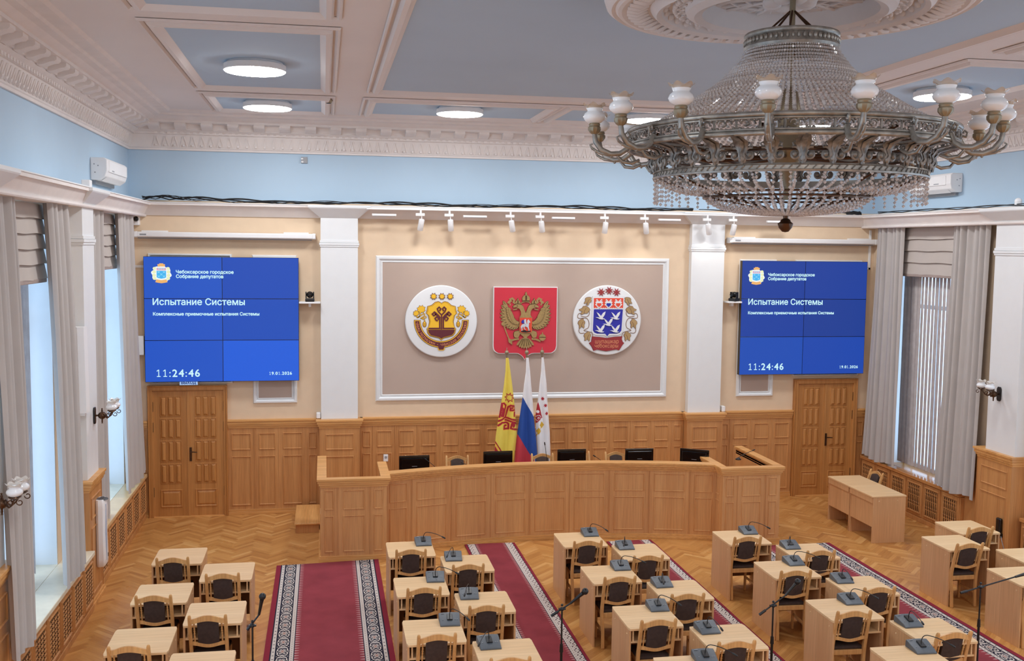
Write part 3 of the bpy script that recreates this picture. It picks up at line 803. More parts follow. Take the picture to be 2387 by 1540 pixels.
cables('cable_bundle', 'blue black cable on the ledge above the vertical blinds', lambda t, k, ph: (XR-.3+.02*math.sin(t*3+ph), t, 5.18+.03*abs(math.sin(t*2+ph))), 2, 11.5, 16.9, .008)
m = MB(); m.tube([(9.45+.12*math.cos(i*.7)*(1+.3*math.sin(i*1.9)), YB-.15+.035*math.sin(i*.7), 5.19+.02*math.sin(i*.37)+.012*(i%3)) for i in range(60)], .011, 5); tag(m.build('cable_coil', CABLE), 'dark heap of coiled cable on the ledge in the corner', 'cable')
m = MB(); m.cyl((XR-.25, 13.2, 5.17), (XR-.25, 13.2, 5.23), .05); m.ball((XR-.25, 13.2, 5.25), .05, seg=14); tag(m.build('wireless_sensor', WPLA, smooth=40), 'small white round device on the ledge above the vertical blinds', 'device')
m = MB(); m.box(-2.82, -2.72, 13.0, 13.12, 5.17, 5.25, c=.01); tag(m.build('cable_junction', WPLA), 'small white box on the ledge near the air conditioner', 'box')

# air conditioners
def aircon(label, x, s, y0, y1, z):
    r = thing('air_conditioner', label, 'air conditioner', (x, (y0+y1)/2, z), 0, 'wall air conditioners')
    L = (y1-y0)/2
    pr = [(0, -.15), (.12, -.15), (.19, -.10), (.215, -.02), (.215, .12), (.18, .15), (0, .15)]
    m = MB(); m.prism([(s*p, -L, q) for p, q in pr], (0, 2*L, 0)); m.build('body', WPLA, r, bevel=.012)
    m = MB(); m.prism([(s*p, -L+.12, q) for p, q in ((.214, -.04), (.224, -.035), (.224, .11), (.214, .115))], (0, 2*L-.24, 0)); m.build('front_panel', WPLA, r, bevel=.004)
    m = MB(); m.prism([(s*p, -L+.1, q) for p, q in ((.125, -.152), (.187, -.108), (.194, -.106), (.13, -.16))], (0, 2*L-.2, 0)); m.build('air_flap', WPLA, r)
    m = MB(); m.box(s*.223, s*.226, -L+.3, -L+.44, -.02, -.005); m.build('badge', GPLA, r)
    m = MB()
    for q in ((.05, .06), (.06, -.05), (.1, .04)): m.cyl((s*q[0], -L-.003, q[1]), (s*q[0], -L+.01, q[1]), .009, seg=8)
    m.build('vent_screw', GPLA, r)
    m = MB(); m.box(0, s*.05, -L+.1, L-.1, -.20, -.15); m.build('wall_bracket', GPLA, r)
aircon('white air conditioner above the curtains next to the corner with the brighter video wall', XL, 1, 14.75, 16.2, 5.5)
aircon('white air conditioner half hidden behind the chandelier', XR, -1, 14.9, 16.1, 5.62)

# ================================================================== emblems
class Draw:
    """flat relief drawing: u right, v down in drawing units, n outwards"""
    def __init__(s, x, y, z, k): s.o = (x, y, z); s.k = k
    def p(s, u, v, n=0): return (s.o[0]+u*s.k, s.o[1]-n, s.o[2]-v*s.k)
    def poly(s, mb, pts, n0, n1, mi=0): mb.prism([s.p(u, v, n1) for u, v in pts], (0, n1-n0, 0), mi)
    def disc(s, mb, u, v, r, n0, n1, seg=48, mi=0, ry=None): s.poly(mb, [(u+r*math.cos(2*PI*i/seg), v+(ry or r)*math.sin(2*PI*i/seg)) for i in range(seg)], n0, n1, mi)
    def stroke(s, mb, pts, w, n0, n1, mi=0):
        L, R = [], []; pts = [Vector(q) for q in pts]; n = len(pts)
        for i, q in enumerate(pts):
            a = (pts[i]-pts[i-1]).normalized() if i else None; b = (pts[i+1]-pts[i]).normalized() if i < n-1 else None
            if a is None: d = b; k = 1
            elif b is None: d = a; k = 1
            else: d = (a+b).normalized() if (a+b).length > 1e-6 else b; k = 1/max(.35, d.dot(b))
            nr = Vector((-d.y, d.x)); ww = w[i] if isinstance(w, (list, tuple)) else w
            L.append(q+nr*ww/2*k); R.append(q-nr*ww/2*k)
        for i in range(n-1): s.poly(mb, [tuple(L[i]), tuple(L[i+1]), tuple(R[i+1]), tuple(R[i])], n0, n1, mi)
def star8(u, v, r, inner=.55, rot=22.5):
    return [(u+(r if i % 2 == 0 else r*inner)*math.cos(math.radians(rot+i*22.5)), v+(r if i % 2 == 0 else r*inner)*math.sin(math.radians(rot+i*22.5))) for i in range(16)]
def grow(pts, d):
    cx = sum(p[0] for p in pts)/len(pts); cy = sum(p[1] for p in pts)/len(pts)
    return [(x+d*(x-cx)/max(1, math.hypot(x-cx, y-cy)), y+d*(y-cy)/max(1, math.hypot(x-cx, y-cy))) for x, y in pts]
def mirror(pts, c): return [(2*c-x, y) for x, y in pts]
def sym(half, c): return half+[(2*c-x, y) for x, y in reversed(half) if abs(x-c) > .5]
def smooth(q, n=6):
    q = [Vector(p) for p in q]; out = []
    for i in range(len(q)-1):
        p0, p1, p2, p3 = q[max(0, i-1)], q[i], q[i+1], q[min(len(q)-1, i+2)]
        for k in range(n):
            t = k/n; out.append(tuple(.5*((2*p1)+(-p0+p2)*t+(2*p0-5*p1+4*p2-p3)*t*t+(-p0+3*p1-3*p2+p3)*t**3)))
    return out+[tuple(q[-1])]
def round_plaque(label, x, z, r, grp='carved coats of arms on the taupe panel'):
    root = thing('coat_of_arms', label, 'emblem', (x, YB-.012, z), 0, grp)
    m = MB(); m.lathe([(0, .055), (r-.03, .055), (r-.012, .052), (r, .04), (r, 0)], (0, 0, 0), 96, axis='y'); m.build('disc', WHITE, root, smooth=30)
    return root

# --- the republic's arms
R1 = round_plaque('round white coat of arms with the yellow tree shield, left of the red shield', 1.972, 3.238, .615)
D = Draw(0, 0, 0, .615/645); c = 0
def T1(pts): return [(x-757, y-757) for x, y in pts]
m = MB()
for u in (615, 763, 912):
    D.poly(m, T1(star8(u, 310, 68, .62)), .055, .066, 0); D.poly(m, T1(star8(u, 310, 52, .64)), .066, .07, 1)
m.build('star', [MAR, YEL], R1)
half = [(757, 437), (785, 415), (815, 405), (870, 418), (930, 470), (1005, 492), (1012, 560), (1030, 612), (990, 650), (968, 760), (985, 845), (1015, 885), (1000, 960), (960, 1010), (880, 1032), (800, 1050), (757, 1092)]
sh = T1(sym(half, 757)); m = MB()
D.poly(m, grow(sh, 9), .055, .062, 0); D.poly(m, sh, .062, .068, 1); D.poly(m, grow(sh, -13), .068, .071, 0); D.poly(m, grow(sh, -17), .071, .075, 1)
base = [(757, 905), (995, 905), (985, 950), (945, 998), (875, 1018), (795, 1036), (757, 1066)]
D.poly(m, T1(sym(base, 757)), .075, .079, 0)
m.build('shield', [MAR, YEL], R1)
m = MB()
br = [[(757, 900), (757, 640), (700, 583), (680, 530), (712, 500), (742, 530), (728, 560), (716, 548)],
      [(725, 870), (725, 700), (655, 628), (625, 590), (590, 625), (618, 655), (648, 632), (640, 622)],
      [(690, 745), (660, 735), (640, 700), (672, 672), (708, 700), (690, 725)], [(712, 660), (650, 600), (620, 580)], [(525, 880), (740, 880)], [(735, 690), (690, 640)]]
for i, b in enumerate(br):
    for j, q in enumerate((b, mirror(b, 757))):
        if i == 0 and j: q = q[1:]
        D.stroke(m, T1(q), 24, .075, .082+.0006*i+.0003*j)
m.build('tree_of_life', MAR, R1)
def arc_band(r0, r1, a0, a1, n=48): 
    o = [(r1*math.cos(math.radians(a0+(a1-a0)*i/n)), r1*math.sin(math.radians(a0+(a1-a0)*i/n))) for i in range(n+1)]
    return o+[(r0*math.cos(math.radians(a1+(a0-a1)*i/n)), r0*math.sin(math.radians(a1+(a0-a1)*i/n))) for i in range(n+1)]
m = MB(); oy = -20
sh_ = lambda pts: [(x, y+oy) for x, y in pts]
D.poly(m, sh_(arc_band(372, 492, -1, 181)), .055, .062, 0); D.poly(m, sh_(arc_band(379, 485, 0, 180)), .062, .066, 1); D.poly(m, sh_(arc_band(394, 470, 1.5, 178.5)), .066, .069, 0)
D.poly(m, [(-70, 480), (70, 480), (45, 520), (-45, 520)], .055, .066, 1); D.poly(m, [(-60, 440), (60, 440), (38, 505), (-38, 505)], .066, .0695, 0)
m.build('ribbon', [MAR, YEL], R1)
m = MB(); txt = 'ЧӐВАШ РЕСПУБЛИКИ ✦ ЧУВАШСКАЯ РЕСПУБЛИКА'.replace('✦', '•')
for i, ch in enumerate(txt):
    if ch == ' ': continue
    a = math.radians(176-(i+.5)*172/len(txt)); rr = 458
    vs, fs, w = text_mesh(ch, 58, None, .012)
    ux, uy = math.sin(a), -math.cos(a)      # direction of writing, v down
    o = len(m.v)
    for x, y in vs:
        px, py = (x-w/2), y
        u = rr*math.cos(a)+px*ux-py*math.cos(a); v = rr*math.sin(a)+oy+px*uy-py*math.sin(a)
        m.v.append(D.p(u, v, .0705))
    for f in fs: m.f.append(tuple(o+k for k in f)); m.m.append(0)
m.build('lettering', SALMON, R1)
leaf = [(0, 80), (-8, 44), (-28, 46), (-58, 54), (-52, 22), (-76, -2), (-48, -22), (-44, -58), (-12, -44), (4, -76), (22, -48), (58, -54), (52, -16), (74, 4), (50, 24), (56, 52), (24, 42)]
for mir in (0, 1):
    m = MB(); W_ = (lambda z: mirror(z, 757)) if mir else (lambda z: z)
    for u, v, s, rot in ((395, 540, 1.0, .25), (305, 612, .72, -.35)):
        pts = W_([(u+s*(x*math.cos(rot)-y*math.sin(rot)), v+s*(x*math.sin(rot)+y*math.cos(rot))) for x, y in leaf])
        D.poly(m, grow(T1(pts), 7), .055, .061, 0); D.poly(m, T1(pts), .061, .066, 1)
    for q in ([(365, 580), (375, 650), (330, 690), (310, 655)], [(330, 690), (440, 620), (450, 660), (390, 700), (480, 690), (470, 660)], [(400, 700), (455, 730), (455, 760)]):
        D.stroke(m, T1(W_(smooth(q))), 20, .055, .06, 0); D.stroke(m, T1(W_(smooth(q))), 11, .06, .064, 1)
    z = W_([(455, 808)])[0]
    D.disc(m, z[0]-757, z[1]-757, 36, .055, .061, 20, 0, 54); D.disc(m, z[0]-757, z[1]-757, 28, .061, .067, 20, 1, 46)
    for dv in (-20, 2, 24): D.stroke(m, [(z[0]-757-24, z[1]-757+dv), (z[0]-757, z[1]-757+dv+12), (z[0]-757+24, z[1]-757+dv)], 5, .067, .069, 0)
    m.build('hop_garland', [MAR, YEL], R1)


# --- the red shield with the double eagle
R2 = thing('coat_of_arms', 'red shield with the gilded double-headed eagle above the three flags', 'emblem', (3.43, YB-.012, 3.24), 0, 'carved coats of arms on the taupe panel')
D = Draw(0, 0, 0, 1.127/1195)
def T2(pts): return [(x-761, y-757) for x, y in pts]
sh = T2([(165, 125), (1360, 125), (1360, 1220), (1340, 1290), (1290, 1335), (1220, 1352), (930, 1352), (850, 1375), (790, 1420), (757, 1475), (725, 1420), (665, 1375), (590, 1352), (300, 1352), (230, 1335), (180, 1290), (165, 1220)])
sh = sh[:2]+smooth(sh[2:10])+smooth(sh[9:])[1:]
m = MB(); D.poly(m, sh, 0, .05, 0); D.poly(m, [(x*.978, y*.978+3) for x, y in sh], .05, .053, 1); m.build('shield', [WHITE, RED], R2)
def ell(cx, cy, tx, ty, w, n=14):
    """feather: pointed ellipse from root to tip"""
    a = Vector((cx, cy)); b = Vector((tx, ty)); d = b-a; nr = Vector((-d.y, d.x)).normalized()
    pr = [0, .55, .85, 1, 1, .95, .7, 0]; L = [a+d*(i/(len(pr)-1))+nr*w/2*q for i, q in enumerate(pr)]; R = [a+d*(i/(len(pr)-1))-nr*w/2*q for i, q in enumerate(pr)]
    return [tuple(q) for q in L]+[tuple(q) for q in reversed(R[1:-1])]
m = MB(); dk = MB()
tips = [(1180, 385), (1212, 462), (1228, 540), (1236, 612), (1234, 680), (1222, 742), (1200, 800), (1162, 848), (1110, 884), (1055, 906), (1000, 914), (948, 900), (905, 860)]
for i, (x, y) in enumerate(tips):
    f = i/(len(tips)-1); rx, ry = 1080-190*f, 560+250*math.sin(f*1.5)
    for mm in (0, 1):
        q = T2(ell(rx, ry, x, y, 62))
        if mm: q = [(-a, b) for a, b in q]
        D.poly(dk, grow(q, 7), .053, .056+.0004*i, 0); D.poly(m, q, .056, .066+.0005*i, 0)
        ax = T2([(rx*.4+x*.6, ry*.4+y*.6), (rx*.1+x*.9, ry*.1+y*.9)])
        if mm: ax = [(-a, b) for a, b in ax]
        D.stroke(m, ax, 9, .066, .068+.0005*i, 1)
for i in range(10):
    f = i/9; x, y = 1130-200*f*f, 520+300*math.sin(f*1.5); rx, ry = 1035-140*f, 545+215*math.sin(f*1.5)
    for mm in (0, 1):
        q = T2(ell(rx, ry, x, y, 52))
        if mm: q = [(-a, b) for a, b in q]
        D.poly(dk, grow(q, 5), .066, .073, 0); D.poly(m, q, .073, .079+.0005*i, 0)
sho = [(880, 770), (935, 765), (975, 720), (985, 660), (1020, 590), (1085, 520), (1075, 600), (1040, 680), (1020, 750), (970, 800), (890, 810)]
for q in (T2(sho), [(-a, b) for a, b in T2(sho)]): D.poly(m, q, .06, .088, 0)
neck = [(762, 610), (795, 530), (812, 482), (845, 455), (905, 448), (965, 458), (1000, 482), (995, 510), (965, 500), (930, 505), (880, 530), (852, 580), (850, 640), (872, 678), (762, 690)]
for q in (T2(neck), [(-a+2, b) for a, b in T2(neck)]): D.poly(dk, grow(q, 7), .053, .057); D.poly(m, q, .057, .085, 0)
for q in ([(905, 515), (1000, 540), (990, 555), (930, 545)],): 
    for z in (T2(q), [(-a, b) for a, b in T2(q)]): D.poly(m, z, .053, .075, 0)
for u in (600, 924): D.disc(m, u-761, 475-757, 9, .085, .09, 10, 1)
body = [(650, 680), (875, 680), (880, 900), (850, 1000), (800, 1040), (762, 1085), (725, 1040), (675, 1000), (645, 900)]
D.poly(m, T2(body), .053, .075, 0)
for q in ([(880, 930), (960, 950), (975, 1000), (960, 1050), (905, 1060), (880, 1030), (860, 990), (830, 985), (850, 950)],):
    q = smooth(q+q[:1])[:-1]
    for z in (T2(q), [(-a, b) for a, b in T2(q)]): D.poly(dk, grow(z, 7), .053, .056); D.poly(m, z, .056, .078, 0)
for s in (1, -1):
    D.stroke(m, [(s*(880-761), 1080-757), (s*(960-761), 1090-757), (s*(1050-761), 1125-757)], [38, 30, 34], .053, .07, 0)
    for k in range(4):
        f = (k-1.5)*26; D.poly(m, T2(ell(762, 1050, 762+s*(25+k*46), 1265-k*k*7, 58)), .056, .07+.002*(3-k)+.0007*s, 0)
    for k in range(3): D.stroke(m, [(s*(10+k*22), 340-20), (s*(28+k*44), 460-k*14)], 8, .078, .08, 1)
# crowns
def crown(u, v, s):
    q = [(-62, 70), (-66, 40), (-72, 0), (-52, -38), (-18, -58), (-10, -70), (-22, -84), (-8, -92), (-10, -112), (10, -112), (8, -92), (22, -84), (10, -70), (18, -58), (52, -38), (72, 0), (66, 40), (62, 70)]
    z = T2([(u+x*s, v+y*s) for x, y in q]); D.poly(dk, grow(z, 6), .053, .057); D.poly(m, z, .057, .075, 0)
    D.poly(m, T2([(u-14*s, v-48*s), (u+14*s, v-48*s), (u+14*s, v+36*s), (u-14*s, v+36*s)]), .075, .078, 1); D.stroke(m, T2([(u-62*s, v+48*s), (u+62*s, v+48*s)]), 14*s, .075, .079, 1)
crown(766, 335, 1.0); crown(614, 408, .62); crown(918, 408, .62)
for s in (1, -1):
    D.stroke(m, [(s*5, -362), (s*60, -345), (s*100, -320)], 16, .053, .064, 0)
    D.stroke(m, [(s*190, -325), (s*225, -345), (s*215, -385), (s*250, -418), (s*290, -400), (s*275, -372), (s*315, -355), (s*330, -325)], 34, .053, .066, 0)
    D.stroke(m, [(s*280, -370), (s*300, -330), (s*285, -290)], 24, .053, .064, 0)
D.stroke(m, T2([(345, 800), (430, 1020), (490, 1150)]), 20, .053, .068, 0); D.disc(m, 345-761, 805-757, 34, .053, .075, 14)
D.poly(m, T2([(440, 1070), (510, 1090), (520, 1190), (450, 1140)]), .053, .08, 0)
D.disc(m, 1080-761, 1055-757, 62, .053, .085, 24); D.stroke(m, T2([(1020, 1050), (1142, 1050)]), 12, .085, .088, 1); D.stroke(m, T2([(1080, 1050), (1080, 960)]), 16, .07, .088, 0)
dk.build('recess_outline', GOLDD, R2); m.build('double_eagle', [GOLDP, GOLDD], R2)
h = MB(); rect = T2([(645, 685), (882, 685), (882, 950), (850, 970), (675, 970), (645, 950)])
D.poly(h, rect, .075, .09, 0); D.poly(h, [(x*.95, (y-70)*.95+70) for x, y in rect], .09, .093, 1)
hm = lambda pts: [(x-761, y-757) for x, y in pts]
D.poly(h, hm([(672, 900), (668, 850), (690, 815), (740, 800), (790, 800), (785, 770), (790, 735), (815, 722), (845, 770), (838, 785), (818, 780), (822, 810), (815, 850), (832, 925), (815, 932), (790, 860), (745, 850), (735, 880), (762, 905), (752, 915), (722, 885), (718, 850), (700, 870), (698, 930), (682, 930), (690, 860)]), .093, .1, 2)
D.poly(h, hm([(725, 740), (745, 712), (765, 722), (765, 745), (775, 800), (790, 860), (770, 862), (755, 815), (735, 800)]), .1, .104, 2)
D.poly(h, hm([(675, 765), (700, 728), (732, 735), (728, 795), (690, 795)]), .1, .103, 3)
D.poly(h, hm([(670, 935), (740, 915), (780, 935), (850, 925), (855, 945), (765, 960), (680, 950)]), .093, .097, 4); D.stroke(h, hm([(735, 770), (830, 930)]), 6, .104, .106, 2)
h.build('horseman_escutcheon', [GOLDP, REDO, GREYH, BLUE, BLACK], R2)

# --- the city's arms
R3 = round_plaque('round white coat of arms with the blue bird shield, right of the red shield', 4.897, 3.253, .615)
D = Draw(0, 0, 0, .615/618)
def T3(pts): return [(x-765, y-735) for x, y in pts]
m = MB()
for u, v in ((640, 240), (785, 212), (920, 240)):
    D.poly(m, T3(star8(u, v, 78, .45)), .055, .066, 0)
    for k in range(4): D.stroke(m, T3([(u-30*math.cos(k*PI/2+PI/4), v-30*math.sin(k*PI/2+PI/4)), (u-62*math.cos(k*PI/2+PI/4), v-62*math.sin(k*PI/2+PI/4))]), 4, .066, .068, 1)
m.build('star', [BRICK, WHITE], R3)
S3 = [(485, 315), (1065, 315), (1045, 930), (1010, 975), (960, 995), (810, 1000), (775, 1012), (762, 1045), (745, 1012), (715, 1000), (560, 995), (505, 970), (480, 920)]
m = MB(); D.poly(m, grow(T3(S3), 8), .055, .06, 0); D.poly(m, T3(S3), .06, .068, 1)
D.poly(m, T3([(512, 540), (1040, 540), (1020, 915), (985, 955), (935, 968), (800, 970), (762, 1015), (725, 970), (580, 968), (530, 950), (500, 910)]), .068, .071, 2)
D.poly(m, T3([(510, 342), (1045, 342), (1042, 520), (508, 520)]), .068, .071, 3)
zz = [(508+i*17.8, 523+(10 if i % 2 else -6)) for i in range(31)]; D.stroke(m, T3(zz), 14, .071, .075, 1)
for i, u in enumerate((605, 777, 950)):
    hrt = [(u, 530), (u-75, 455), (u-52, 435), (u-72, 415), (u-35, 385), (u-12, 408), (u, 392), (u+12, 408), (u+35, 385), (u+72, 415), (u+52, 435), (u+75, 455)]
    D.poly(m, T3(hrt), .071, .075, 1); D.poly(m, [(a*.62+(u-765)*.38, b*.55-(-.45)*(462-735)) for a, b in T3(hrt)], .075, .078, 2 if i == 1 else 3)
    for s in (-1, 1): D.stroke(m, T3([(u+s*12, 400), (u+s*40, 366), (u+s*56, 382)]), 12, .071, .076, 1)
    D.stroke(m, T3([(u-35, 425), (u+35, 425)]), 10, .078, .08, 1)
m.build('shield', [GREYH, WHITE, BLUE, REDO], R3)
bird = [(-98, 22), (-50, 18), (-18, 24), (-48, -14), (-80, -74), (-40, -48), (2, -4), (40, -60), (82, -82), (70, -30), (30, 34), (64, 42), (70, 34), (60, 52), (20, 58), (-30, 48), (-52, 34)]
m = MB()
for u, v in ((640, 660), (908, 662), (775, 775), (632, 890), (905, 892)): D.poly(m, T3([(u+x, v+y) for x, y in bird]), .071, .084, 0)
m.build('bird', WHITE, R3)
m = MB(); rib = [(492, 1018), (640, 1032), (757, 1050), (880, 1030), (1040, 1018), (1030, 1070), (1050, 1120), (1075, 1135), (1035, 1185), (985, 1265), (930, 1250), (750, 1278), (590, 1250), (525, 1270), (490, 1200), (440, 1135), (480, 1110)]
D.poly(m, grow(T3(rib), 6), .055, .06, 1); D.poly(m, T3(rib), .06, .068, 0); m.build('ribbon', [BRICK, MAR], R3)
m = MB(); PD = lambda u, v, n: D.p(u, v, n)
def dtext(body, u, v, w, n):
    vs, fs, ww = text_mesh(body, None, w, -.004); o = len(m.v)
    for x, y in vs: m.v.append(D.p(u+x, v-y*1.15, n))
    for f in fs: m.f.append(tuple(o+k for k in f)); m.m.append(0)
dtext('шупашкар', 545-765, 1140-735, 430, .07); dtext('чебоксары', 540-765, 1215-735, 425, .07); m.build('lettering', SALMON, R3)
hop = [(-4, 84), (-10, 56), (-20, 34), (-52, 52), (-72, 44), (-58, 20), (-50, 0), (-58, -30), (-40, -56), (-8, -68), (28, -74), (58, -64), (52, -34), (62, -8), (50, 14), (26, 30), (20, 60)]
for mir in (0, 1):
    m = MB(); W_ = (lambda z: mirror(z, 770)) if mir else (lambda z: z)
    for u, v, s, rot in ((405, 395, .95, .1), (345, 560, 1.15, .75), (300, 795, 1.05, -.45), (410, 1020, 1.05, -.35)):
        q = W_([(u+s*(x*math.cos(rot)-y*math.sin(rot)), v+s*(x*math.sin(rot)+y*math.cos(rot))) for x, y in hop])
        D.poly(m, grow(T3(q), 6), .055, .062, 1); D.poly(m, T3(q), .062, .068, 0)
        D.stroke(m, T3(W_([(u-10*s, v+40*s), (u, v), (u+24*s, v-34*s)])), 5, .068, .07, 1)
    for q in ([(380, 450), (370, 485), (330, 560)], [(340, 590), (240, 620), (230, 690), (320, 695), (390, 700), (430, 770), (420, 860), (340, 910), (400, 925), (480, 950), (505, 1015)], [(430, 560), (430, 630), (380, 670), (280, 660)], [(270, 850), (250, 920), (280, 960), (350, 955)]):
        D.stroke(m, T3(W_(smooth(q))), 9, .055, .061, 1); D.stroke(m, T3(W_(smooth(q))), 4, .061, .063, 0)
    m.build('hop_garland', [OLIVE, MAR], R3)


# ================================================================== flags
FY = [plain('flag_yellow', (236, 214, 92), .85, var=.02), plain('flag_crimson', (176, 40, 52), .85, var=.02), plain('flag_amber', (246, 196, 80), .85), plain('flag_white', (236, 236, 238), .85, var=.02),
      plain('flag_blue', (36, 78, 160), .85, var=.02), plain('flag_red', (200, 62, 76), .85, var=.02), plain('flag_gold', (220, 178, 60), .85)]
KF = .001386
def seg_d(p, a, b):
    ax, ay = a; bx_, by = b; dx, dy = bx_-ax, by-ay; t = max(0, min(1, ((p[0]-ax)*dx+(p[1]-ay)*dy)/(dx*dx+dy*dy+1e-9)))
    return math.hypot(p[0]-ax-t*dx, p[1]-ay-t*dy)
def pline_d(p, pl): return min(seg_d(p, a, b) for a, b in zip(pl, pl[1:]))
def inside(p, poly):
    r = False; n = len(poly)
    for i in range(n):
        (x1, y1), (x2, y2) = poly[i], poly[i-1]
        if (y1 > p[1]) != (y2 > p[1]) and p[0] < (x2-x1)*(p[1]-y1)/(y2-y1)+x1: r = not r
    return r
def interp(tab, v):
    for (v0, a), (v1, b) in zip(tab, tab[1:]):
        if v <= v1: return a+(b-a)*(v-v0)/(v1-v0)
    return tab[-1][1]
def flag(label, pole_u, left, right, color, y):
    X = lambda u: 3.008+(u-267)*KF
    Zf = lambda v: 2.762-(v-100)*KF
    root = thing('flag', label, 'flag', (X(pole_u), y, .28), 0, 'flags behind the presidium desk')
    ox, oz = X(pole_u), .28
    m = MB(); m.lathe([(0, 0), (.13, 0), (.13, .03), (.05, .06), (.03, .12), (0, .12)], seg=24); m.build('stand_base', BRASS, root, smooth=40)
    m = MB(); m.tube([(0, 0, .05), (0, 0, Zf(160)-oz+.02)], .012, 10); m.build('pole', wood('flag_pole_wood', (150, 104, 62), (120, 80, 46)), root)
    m = MB(); zf = Zf(102)-oz
    m.lathe([(0, -.075), (.016, -.075), (.018, -.05), (.011, -.045), (.011, -.032), (.024, -.03), (.03, -.02), (.034, 0), (.03, .02), (.02, .03), (.008, .034), (.004, .08), (0, .085)], (0, 0, zf), 20); m.build('finial', BRASS, root, smooth=50)
    NU, NV = 84, 300; v0, v1 = 163, 1520
    m = MB(); vid = {}
    for j in range(NV+1):
        v = v0+(v1-v0)*j/NV; a, b = interp(left, v), interp(right, v); wd_ = (b-a)
        for i in range(NU+1):
            f = i/NU; u = a+wd_*f; amp = min(.035, wd_*KF*.12)
            d = amp*math.sin(f*PI*3.2+.6*math.sin(v*.004))+.02*math.sin(f*PI)
            vid[i, j] = m.vert((X(u)-ox, -.05-d, Zf(v)-oz))
    for j in range(NV):
        v = v0+(v1-v0)*(j+.5)/NV; a, b = interp(left, v), interp(right, v)
        for i in range(NU):
            u = a+(b-a)*(i+.5)/NU
            m.face((vid[i, j], vid[i, j+1], vid[i+1, j+1], vid[i+1, j]), color(u, v))
    m.build('flag_cloth', FY, root, smooth=80, solid=.003)
YT = [[(180, 880), (210, 735), (195, 720), (165, 880)], [(195, 790), (215, 770), (225, 780), (205, 870)], [(225, 870), (255, 740), (230, 712), (200, 718)],
      [(252, 880), (285, 760), (315, 740), (370, 755), (372, 770)], [(372, 760), (372, 800), (310, 800), (310, 770), (340, 770)], [(170, 930), (245, 885), (385, 925)],
      [(165, 985), (210, 945), (270, 950), (292, 968), (290, 1025), (235, 1025), (240, 985), (262, 985)], [(250, 915), (385, 955)], [(390, 960), (330, 962), (318, 1020), (385, 1035)], [(345, 985), (362, 985), (350, 1000)], [(360, 870), (362, 830), (380, 820)]]
st_o, st_i = star8(297, 645, 68, .55, 10), star8(297, 645, 44, .55, 10)
def col_yellow(u, v):
    if v > 1100:
        d = (u-125)*.84-(v-1130)*.54          # slanted red foot with two stripes
        e = v-1165-(u-130)*1.62
        if e > 70: return 1
        if 0 < e < 28: return 1
        if 28 <= e <= 70: return 2
        return 0
    if 560 < v < 720 and inside((u, v), st_o): return 0 if inside((u, v), st_i) else 1
    if 690 < v < 1060:
        d = min(pline_d((u, v), q) for q in YT)
        if d < 11: return 1
        if d < 19: return 2
    return 0
def col_tri(u, v):
    if v < 640+(u-460)*1.72: return 3
    if v < 1095+(u-405)*1.62: return 4
    return 5
city = [(655, 690), (672, 735), (722, 905), (640, 975), (610, 965), (625, 820)]
def col_city(u, v):
    for q in ((714, 670), (749, 752), (765, 850)):
        if abs(u-q[0]) < 32 and abs(v-q[1]) < 32 and inside((u, v), star8(q[0], q[1], 28, .5)): return 1
    if inside((u, v), city):
        if min(seg_d((u, v), a, b) for a, b in zip(city, city[1:]+city[:1])) < 5: return 3
        if 9 < abs(math.hypot(u-664, v-905)-22) < 15 or math.hypot(u-655, v-825) < 18: return 3
        return 1
    if v < 1140 and v > 940:
        for x, y in ((668, 1065), (708, 992)):
            if abs(u-x)/30+abs(v-y)/44 < 1: return 6
        if pline_d((u, v), [(640, 1130), (670, 1070), (712, 990)]) < 4: return 6
    return 3
flag('yellow flag with crimson star and tree ornament, left of the tricolour', 267, [(163, 250), (330, 245), (520, 225), (700, 200), (920, 165), (1130, 138), (1360, 124), (1520, 118)],
     [(163, 284), (330, 310), (500, 335), (700, 362), (900, 380), (1100, 396), (1300, 376), (1520, 352)], col_yellow, 16.86)
flag('white, blue and red tricolour flag in the middle', 512, [(163, 498), (330, 496), (500, 474), (640, 460), (860, 432), (1080, 404), (1300, 384), (1520, 372)],
     [(163, 530), (330, 552), (500, 568), (700, 590), (900, 606), (1100, 630), (1345, 652), (1520, 660)], col_tri, 16.86)
flag('white city flag with crimson stars, right of the tricolour', 708, [(163, 694), (330, 690), (500, 672), (680, 656), (860, 632), (1100, 640), (1345, 648), (1520, 652)],
     [(163, 722), (330, 744), (500, 765), (700, 778), (900, 795), (1100, 812), (1345, 824), (1520, 830)], col_city, 16.9)
